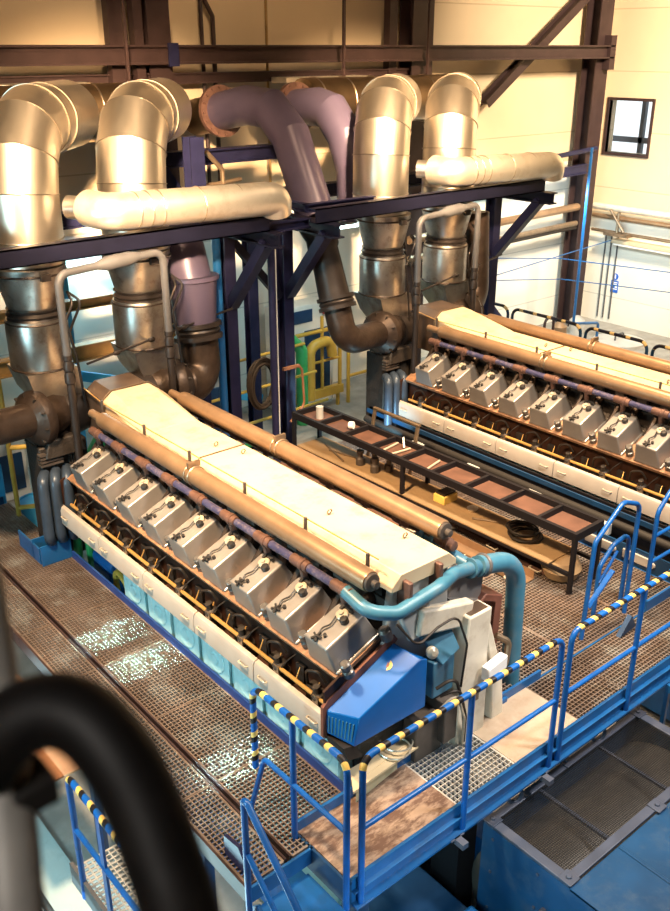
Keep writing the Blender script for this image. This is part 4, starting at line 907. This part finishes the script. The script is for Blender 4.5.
m.build('body', 'tape_yellow', yb, .008); m = MB(); bb(m, .18, .38, 1.97, 2.11, .36, .385); m.build('contents', 'cable_black', yb)
m = MB()
for k in range(7):
    cc = bt(.27+random.uniform(-.03, .03), .85+random.uniform(-.05, .05), .275+.012*k); R = .17+random.uniform(-.03, .04)
    m.torus(cc, (random.uniform(-.12, .12), random.uniform(-.12, .12), 1), R, .011, 28, 6)
tag(m.build('cable_coil', 'cable_black'), 'black cable coil on the near end of the lower bench shelf', 'cable')
q = bt(.25, .30, .125); tag(MB().lathe(q, (0,0,1), [(.18, -.1), (.22, 0), (.18, .1), (.1, .12)], 20).build('sack', 'shelf_wood'), 'round brown sack under the near end of the bench', 'sack')
for k, (u, v) in enumerate(((.2, 3.2), (.34, 3.35), (.22, 3.5), (.36, 3.1))):
    q = bt(u, v, .256); tag(MB().lathe(q, (0,0,1), [(.06, 0), (.06, .09), (.035, .11), (.035, .17), (.05, .17), (.05, .2), (0, .2)], 12).build('machine_part', 'exhaust_end'), ['grey valve part nearest the viewer on the middle shelf', 'grey valve part at the back right of the shelf cluster', 'grey valve part furthest along the shelf cluster', 'grey valve part beside the middle bench leg'][k], 'part', 'valve parts on the bench shelf')
for k, (u0, v0, u1, v1) in enumerate(((.1, 3.7, .3, 4.3), (.32, 3.65, .2, 4.1), (.3, 1.25, .15, 1.5))):
    tag(MB().cyl(bt(u0, v0, .27), bt(u1, v1, .27), .013, n=8).build('rod', 'clamp'), ['long steel bar lying on the far bench shelf', 'shorter steel bar lying on the far bench shelf', 'steel bar beside the cable coil on the shelf'][k], 'bar')
tag(MB().lathe(bt(.33, 1.65, .256), (0,0,1), [(.05, 0), (.07, .03), (.03, .05), (0, .05)], 12).build('machine_part', 'foil'), 'small bright fitting beside the cable coil on the shelf', 'part')
mf = thing('leaning_frame', 'light brown metal frame leaning between bench and rear engine', 'frame', (7.75, 8.0, .1))
MB().bar((7.8, 8.62, .0), (7.95, 8.62, .82), .05, .03).bar((7.8, 7.80, .0), (7.95, 7.80, .82), .05, .03).bar((7.95, 8.65, .82), (7.95, 7.77, .82), .05, .03).build('frame', 'clamp', mf, .004)
# removed gallery covers on the deck
for k, (x, y, L, rz, lab) in enumerate(((7.08, 6.1, 1.75, -.02, 'long rusty gallery cover tray lying on the deck nearest the front engine'), (7.48, 5.95, 1.5, .03, 'rusty gallery cover tray lying under the bench shelf'))):
    t_ = thing('loose_cover', lab, 'cover', (x, y, .012))
    dx_, dy_ = math.sin(rz), math.cos(rz); a1 = V((dx_, dy_, 0)); a2 = V((dy_, -dx_, 0)); cc = V((x, y, .02))
    MB().obox(cc, a2, a1, az, (.2, L, .012)).obox(cc+a2*.1+V((0,0,.05)), a1, a2, az, (L, .012, .1)).obox(cc-a2*.1+V((0,0,.02)), a1, a2, az, (L, .012, .05)).build('tray', ['exhaust_tan', 'tray_rust'][k], t_)
    for v in (-.6, .0, .62):
        p = cc+a1*v*L*.7-a2*.105+V((0,0,.03)); MB().tube(fillet([p-a1*.07, p-a1*.07-a2*.05, p+a1*.07-a2*.05, p+a1*.07], .015, 3), .009, 8).build('handle', 'cap_bright', t_)

# ------------------------------------------------------------------ generators and ventilation unit under the crosswalk
un = thing('ventilation_unit', 'large dark blue unit with a wire mesh top at bottom right', 'machine', (5.65, 2.6, -2))
ux0, ux1, uy0, uy1, uz = 4.56, 6.70, 1.2, 3.56, -.42
MB().box((ux0, uy0, -2), (ux0+.03, uy1, uz-.03)).box((ux1-.03, uy0, -2), (ux1, uy1, uz-.03)).box((ux0+.03, uy1-.03, -2), (ux1-.03, uy1, uz-.03)).box((ux0+.03, uy0, -2), (ux1-.03, uy0+.03, uz-.03)).build('casing', 'unit_blue', un)
fy0 = 2.72
MB().box((ux0, fy0, uz-.03), (ux0+.09, uy1, uz)).box((ux1-.09, fy0, uz-.03), (ux1, uy1, uz)).box((ux0+.09, uy1-.07, uz-.03), (ux1-.09, uy1, uz)).box((ux0+.09, fy0, uz-.03), (ux1-.09, fy0+.08, uz)).build('top_frame', 'unit_edge', un, .005)
MB().box((ux0, uy0, uz-.05), (ux1, fy0-.01, uz-.02)).box((ux0+.6, uy0, uz-.02), (ux0+.63, fy0-.02, uz-.01)).build('top_panel', 'unit_blue', un, .006)
grating(ux0+.09, ux1-.09, fy0+.08, uy1-.07, .019, .019, .003, .005, uz-.012, .006).build('wire_mesh', 'mesh_dark', un)
for x in (ux0+.62, ux0+1.45): MB().box((x, fy0+.08, uz-.05), (x+.03, uy1-.07, uz-.025)).build('cross_bar', 'unit_edge', un)
MB().cyl((ux0+.1, 3.1, -1.2), (ux1-.1, 3.1, -1.2), .62, n=32).build('rotor', 'fan_metal', un)
MB().box((ux0+.03, fy0-.02, -2), (ux1-.03, fy0, uz-.06)).build('inner_wall', 'mesh_dark', un)
for (x, y) in ((ux0+.05, uy1-.05), (ux0+.05, fy0+.04), (ux0+1.2, fy0+.02), (ux1-.05, uy1-.05), (ux0+1.05, uy1-.02)):
    MB().box((x-.06, y-.06, uz), (x+.06, y+.06, uz+.012)).cyl((x, y, uz), (x, y, uz+.03), .022, n=8).build('bolt_lug', 'unit_edge', un, .004)
for x in (ux0+.35, ux0+1.5): MB().torus((x, uy1-.03, uz+.055), (.3, 1, 0), .065, .018, 22, 8).build('lifting_eye', 'unit_edge', un)
MB().prism([(ux0+1.0, 2.45, uz-.02), (ux0+1.16, 2.45, uz-.02), (ux0+1.12, 2.45, uz+.1), (ux0+1.04, 2.45, uz+.1)], (0, 1, 0), .02).build('lifting_lug', 'deep_blue', un)
rv = MB()
for z in (-.55, -.9, -1.3):
    for y in (3.45, 3.0, 2.5, 2.0): rv.cyl((ux0-.008, y, z), (ux0, y, z), .014, n=8)
rv.cyl((ux0-.05, 2.9, -.85), (ux0, 2.9, -.85), .03, n=10).box((ux0-.012, 2.5, -.6), (ux0, 2.52, -1.8)).build('rivet', 'unit_edge', un)
ge = thing('generator', 'bright blue generator housing below the plywood crosswalk', 'generator', (3.9, 3.0, -2))
MB().box((3.2, 1.4, -1.9), (4.35, 3.45, -1.1)).build('housing', 'gen_blue', ge, .03)
MB().box((3.3, 3.45, -1.9), (4.4, 4.15, -1.25)).build('coupling_guard', 'deep_blue', ge, .02)
MB().tube([(3.62, 3.5, -1.05), (3.62, 1.5, -1.05)], .012, 8).box((3.75, 1.4, -1.1), (3.77, 3.45, -1.085)).build('edge_strip', 'foil', ge)
sb = MB()
for k in range(14): sb.cyl((3.85, 3.4-.13*k, -1.1), (3.85, 3.4-.13*k, -1.075), .018, n=8)
sb.build('bolt', 'unit_edge', ge)
tag(MB().box((4.5, 3.75, -2), (4.72, 4.05, -.25)).build('support_column', 'bench_black'), 'black square column below the crosswalk grating', 'column')
for k, (x, lab) in enumerate(((5.55, 'orange yellow valve block below the crosswalk beside the mesh unit'),)):
    tag(MB().box((x, 3.68, -.5), (x+.14, 3.78, -.36)).cyl((x+.07, 3.73, -.36), (x+.07, 3.73, -.3), .03, n=10).tube(fillet([(x+.1, 3.72, -.4), (x+.22, 3.7, -.25), (x+.3, 3.75, -.5)], .08), .014, 8).box((x, 3.7, -2), (x+.06, 3.76, -.5)).build('valve_block', 'guard_yellow', bevel=.005), lab, 'valve')
tag(MB().box((6.15, 3.95, -2), (6.75, 4.05, -.3)).build('equipment_panel', 'cast_white'), 'pale panel seen under the crosswalk beyond the mesh unit', 'panel')
sl = thing('slatted_step', 'small blue slatted step at the right edge behind the mesh unit', 'step', (7.4, 3.2, -.6))
for k in range(7): MB().box((7.0, 3.38-.07*k, -.25), (7.9, 3.42-.07*k, -.22)).build('slat', 'teal_dark', sl)
MB().box((6.96, 2.9, -.28), (7.0, 3.44, -.2)).box((7.9, 2.9, -.28), (7.94, 3.44, -.2)).box((6.96, 3.4, -2), (7.0, 3.44, -.28)).box((7.9, 3.4, -2), (7.94, 3.44, -.28)).box((6.96, 2.9, -2), (7.0, 2.94, -.28)).box((7.9, 2.9, -2), (7.94, 2.94, -.28)).build('frame', 'beam_blue', sl)
# ------------------------------------------------------------------ right wall fittings
sg = thing('safety_sign', 'small blue safety sign on the right wall', 'sign', (XR-.02, 11.93, .13))
MB().box((XR-.035, 11.84, .13), (XR-.02, 12.03, .40)).lathe((XR-.034, 11.935, .49), (1, 0, 0), [(.075, 0), (.075, .014)], 24).build('plate', 'sign_blue', sg)
m = MB().lathe((XR-.038, 11.935, .525), (1, 0, 0), [(.018, 0), (.018, .004)], 12).box((XR-.038, 11.92, .45), (XR-.034, 11.95, .505))
for z, a, b_ in ((.35, 11.86, 12.01), (.31, 11.87, 12.0), (.2, 11.86, 12.01)): m.box((XR-.039, a, z), (XR-.035, b_, z+.02))
m.box((XR-.039, 11.86, .24), (XR-.035, 11.92, .29)); m.build('pictogram', 'pure_white', sg)
for z, r, lab, mt in ((2.02, .07, 'upper pale horizontal pipe on the right wall', 'cast_white'), (1.82, .05, 'second tan horizontal pipe below the upper wall pipe', 'exhaust_tan'), (1.5, .035, 'lower tan horizontal pipe above the wall lamp', 'clamp')):
    tag(MB().tube([(XR-.2, 3.0, z), (XR-.2, 12.6, z)], r, 10).build('wall_pipe', mt), lab, 'pipe')
tag(MB().tube([(XR-.25, 11.9, 1.95), (XR-.25, 11.9, 1.5), (XR-.25, 11.6, 1.45)], .035, 8).tube([(XR-.3, 12.1, 2.0), (XR-.3, 11.7, 1.55)], .03, 8).box((XR-.4, 11.55, 1.45), (XR-.15, 12.15, 1.52)).build('valve_manifold', 'clamp'), 'cluster of small valves and pipe brackets on the right wall', 'valve')
fx = thing('batten_lamp', 'long cream batten lamp fixed low on the right wall', 'lamp', (XR-.15, 11.2, 1.25))
MB().box((XR-.28, 10.3, 1.28), (XR, 12.0, 1.36)).build('housing', 'roof_cream', fx, .01)
MB().box((XR-.26, 10.35, 1.24), (XR-.04, 11.95, 1.28)).build('diffuser', 'pure_white', fx)
for y, lab in ((12.3, 'thin grey conduit dropping beside the corner column on the right wall'), (12.15, 'second thin grey conduit from the corner on the right wall'), (11.98, 'thin grey conduit left of the blue safety sign')):
    tag(MB().tube([(XR-.04, y, -.5), (XR-.04, y, 1.5)], .018, 8).build('conduit', 'grey_pipe'), lab, 'conduit')
tag(MB().tube(fillet([(15.9, 11.2, 3.5), (15.9, 11.2, -.0), (16.8, 11.2, -.15), (16.8, 11.2, ZF)], .08), .03, 10).build('standpipe', 'beam_blue'), 'blue standpipe running down in front of the corner column', 'pipe')
tag(MB().tube([(12.3, 12.0, 1.0), (XR-.05, 12.0, 1.35)], .011, 6).build('tension_cable', 'beam_blue'), 'thin blue cable sloping up towards the right wall', 'cable')
tag(MB().tube([(12.3, 11.8, 1.75), (16.0, 11.8, 1.25), (XR-.05, 7.5, 1.0)], .011, 6).build('tension_cable', 'beam_blue'), 'upper thin blue cable running to the right wall', 'cable')
tag(MB().tube([(12.3, 11.9, 1.3), (16.3, 11.9, .75), (XR-.05, 8.5, .55)], .011, 6).build('tension_cable', 'beam_blue'), 'lower thin blue cable running to the right wall', 'cable')
for z, r, lab, mt in ((2.1, .08, 'thick tan pipe along the back wall right of the rear frame', 'exhaust_tan'), (1.75, .06, 'thinner tan pipe along the back wall right of the rear frame', 'clamp'), (1.66, .04, 'black cable bundle along the back wall right of the rear frame', 'cable_black')):
    tag(MB().tube([(12.2, 12.4, z-.1), (17.3, 12.4, z)], r, 10).build('wall_pipe', mt), lab, 'pipe')
for x, lab in ((13.9, 'left thin grey conduit on the white back wall panels'), (15.0, 'right thin grey conduit on the white back wall panels')):
    tag(MB().tube([(x, 12.84, -.5), (x, 12.84, 1.9)], .015, 8).build('conduit', 'grey_pipe'), lab, 'conduit')
tag(MB().tube([(15.0, 12.3, 3.15), (17.6, 12.3, 3.3)], .05, 10).ibeam((12.4, 12.35, 2.75), (17.4, 12.35, 2.9), .1, .2, .02).build('wall_rail', 'steel_navy'), 'purple rail and beam ending at the corner column below the window height', 'beam')
dl = thing('round_hatch', 'round grey hatch lid on the floor in front of the right wall', 'hatch', (17.2, 10.9, ZF))
MB().lathe((17.2, 10.9, ZF), (0,0,1), [(.55, 0), (.55, .06), (.5, .08), (0, .08)], 32).build('lid', 'housing_grey', dl)
MB().tube(fillet([(17.05, 10.9, ZF+.07), (17.05, 10.9, ZF+.2), (17.35, 10.9, ZF+.2), (17.35, 10.9, ZF+.07)], .05), .02, 8).build('handle', 'grey_pipe', dl)
for k, (x, y) in enumerate(((16.4, 11.9), (17.1, 11.95))):
    tag(MB().lathe((x, y, ZF), (0,0,1), [(.16, 0), (.17, .3), (.1, .36), (.05, .4), (0, .4)], 16).build('canister', ['exhaust_tan', 'housing_grey'][k]), ['tan canister at the foot of the corner column', 'grey canister right of the corner column foot'][k], 'canister')
for x, y, lab in ((14.6, 11.6, 'left thin black floor hoop near the diagonal brace'), (15.6, 11.7, 'right thin black floor hoop near the corner column')):
    tag(MB().tube(fillet([(x, y, ZF), (x, y, .05), (x+.3, y, .05), (x+.3, y, ZF)], .13), .03, 8).build('floor_hoop', 'steel_dark'), lab, 'hoop')

# ------------------------------------------------------------------ photographer's handrail (close to the camera)
CAM = V((0, 0, 5.3))
F_, PITCH = 926.0, math.atan((455.5-46)/926.0)
yaw = math.atan((335+515)/math.hypot(926, 409.5))
fwd = V((math.sin(yaw), math.cos(yaw), 0)); rgt = V((math.cos(yaw), -math.sin(yaw), 0))
hr = thing('gallery_handrail', 'dark curved handrail close to the viewer at bottom left', 'handrail', (.2, .35, 3.6))
arch = [(0.115, 0.485, 4.886), (0.128, 0.484, 4.903), (0.144, 0.476, 4.918), (0.161, 0.463, 4.926), (0.174, 0.443, 4.923), (0.181, 0.421, 4.908), (0.184, 0.399, 4.885), (0.183, 0.378, 4.861), (0.181, 0.359, 4.838), (0.175, 0.327, 4.786), (0.171, 0.297, 4.68), (0.171, 0.287, 3.6)]
def smooth(P, n=5):
    P = [V(p) for p in P]; out = []
    for i in range(len(P)-1):
        p0 = P[max(0, i-1)]; p1 = P[i]; p2 = P[i+1]; p3 = P[min(len(P)-1, i+2)]
        for k in range(n):
            t = k/n; out.append(.5*((2*p1)+(p2-p0)*t+(2*p0-5*p1+4*p2-p3)*t*t+(3*p1-p0-3*p2+p3)*t**3))
    out.append(P[-1]); return out
MB().tube(smooth(arch[:-1])+[V(arch[-1])], .0232, 24).build('rail', 'near_black', hr)
MB().tube(smooth([(.168, .60, 5.06), (0.145, 0.525, 4.912), (0.132, 0.491, 4.859), (0.113, 0.447, 4.804), (0.097, 0.416, 4.752)])+[V((0.093, 0.406, 3.6))], .019, 20).build('post', 'near_grey', hr)
MB().obox((0.146, 0.484, 4.858), (1, 0, 0), (0, 1, 0), (0, 0, 1), (.03, .03, .022)).build('clamp', 'black_rubber', hr, .003)
tag(MB().box((-1.2, -1.2, 3.5), (.3, .62, 3.6)).build('gallery_floor', 'steel_dark'), kind='structure')

# ------------------------------------------------------------------ camera, light
cd = bpy.data.cameras.new('camera'); co = bpy.data.objects.new('camera', cd); COL.objects.link(co)
cd.sensor_fit = 'HORIZONTAL'; cd.sensor_width = 36; cd.lens = F_*36/670
co.location = CAM
d = fwd*math.cos(PITCH) - V((0,0,1))*math.sin(PITCH)
co.rotation_euler = d.to_track_quat('-Z', 'Y').to_euler()
cd.clip_start = .05; cd.clip_end = 100
cd.dof.use_dof = True; cd.dof.focus_distance = 10.0; cd.dof.aperture_fstop = 7.0
SC.camera = co

WARM = (1.0, .67, .37); COLD = (.55, .93, 1.0)
def area(name, loc, target, sx_, sy_, power, col, spread=None):
    l = bpy.data.lights.new(name, 'AREA'); l.shape = 'RECTANGLE'; l.size = sx_; l.size_y = sy_; l.energy = power; l.color = col
    if spread: l.spread = math.radians(spread)
    o = bpy.data.objects.new(name, l); COL.objects.link(o); o.location = loc
    o.rotation_euler = (V(target)-V(loc)).to_track_quat('-Z', 'Y').to_euler(); return o
area('hall_lamp', (.2, 1.6, 7.4), (4.8, 9.5, 4.35), .6, .6, 260, WARM, 22)
area('hall_lamp', (5.0, 2.6, 8.0), (9.6, 9.5, 4.4), .6, .6, 300, WARM, 24)
area('hall_lamp', (1.0, 5.5, 8.4), (4.4, 6.9, 1.4), .8, .8, 400, WARM, 66)
area('hall_lamp', (5.5, 2.5, 8.8), (6.6, 5.6, .8), .8, .8, 270, (1.0, .84, .64), 75)
area('hall_lamp', (8.6, 6.0, 8.8), (9.4, 7.0, 1.6), .8, .8, 330, WARM, 70)
area('hall_lamp', (13.5, 5.5, 8.2), (18.3, 10.8, 3.8), 1.2, 1.2, 740, (1.0, .79, .54), 90)
area('hall_lamp', (5.0, 6.5, 9.3), (7.5, 12.9, 5.5), .8, .8, 60, WARM, 90)
area('hall_lamp', (8.0, .5, 7.0), (5.5, 3.6, -.2), .8, .8, 90, (1.0, .95, .9), 70)
area('handrail_fill', (-1.6, -.6, 6.6), (.1, .5, 4.9), .4, .4, 9, (1.0, .93, .85), 90)  # added fill light that lifts the viewer side of the near handrail
area('side_window', (-3.7, 6.0, 2.2), (3.5, 6.2, .6), 3.5, 2.0, 140, (.50, .90, 1.0), 100)
# cold lamps low in the hall
area('tube_light', (6.0, 12.7, 2.68), (6.0, 12.2, .6), 1.3, .12, 45, COLD)
area('tube_light', (9.3, 10.5, 2.82), (9.3, 11.3, .0), .8, .1, 30, COLD)
area('tube_light', (13.2, 12.0, 2.7), (14.2, 12.8, .8), 2.2, .12, 75, COLD)
area('tube_light', (15.5, 11.0, 2.6), (18.0, 11.4, .2), 1.5, .3, 75, (.8, .97, 1.0))
area('pit_light', (2.2, 6.0, -.5), (3.8, 6.0, .2), 4.0, .3, 40, COLD)
area('pit_light', (.8, 5.2, -.7), (.9, 5.2, -2), 1.5, 2.5, 50, COLD)
area('pit_light', (8.1, 8.7, .35), (8.4, 9.2, .5), .3, .3, 11, (.4, .8, 1))
area('pit_light', (3.0, 2.4, .2), (3.9, 3.0, -1.3), .4, .4, 20, COLD)
# daylight patches from a high window in the left wall
for x, y in ((3.18, 7.25), (3.22, 6.65), (3.14, 5.0)):
    area('window_daylight', (-3.6, y+.3, 5.4), (x, y, 0),   .35, .38, 9, (.38, .95, 1.0), 1)

w_ = bpy.data.worlds.new('world'); SC.world = w_; w_.use_nodes = True
bg = w_.node_tree.nodes['Background']; bg.inputs['Color'].default_value = (.85, .95, 1, 1); bg.inputs['Strength'].default_value = 1.6
SC.view_settings.view_transform = 'Standard'; SC.view_settings.look = 'None'; SC.view_settings.gamma = 1; SC.view_settings.use_curve_mapping = False
SC.view_settings.exposure = .2
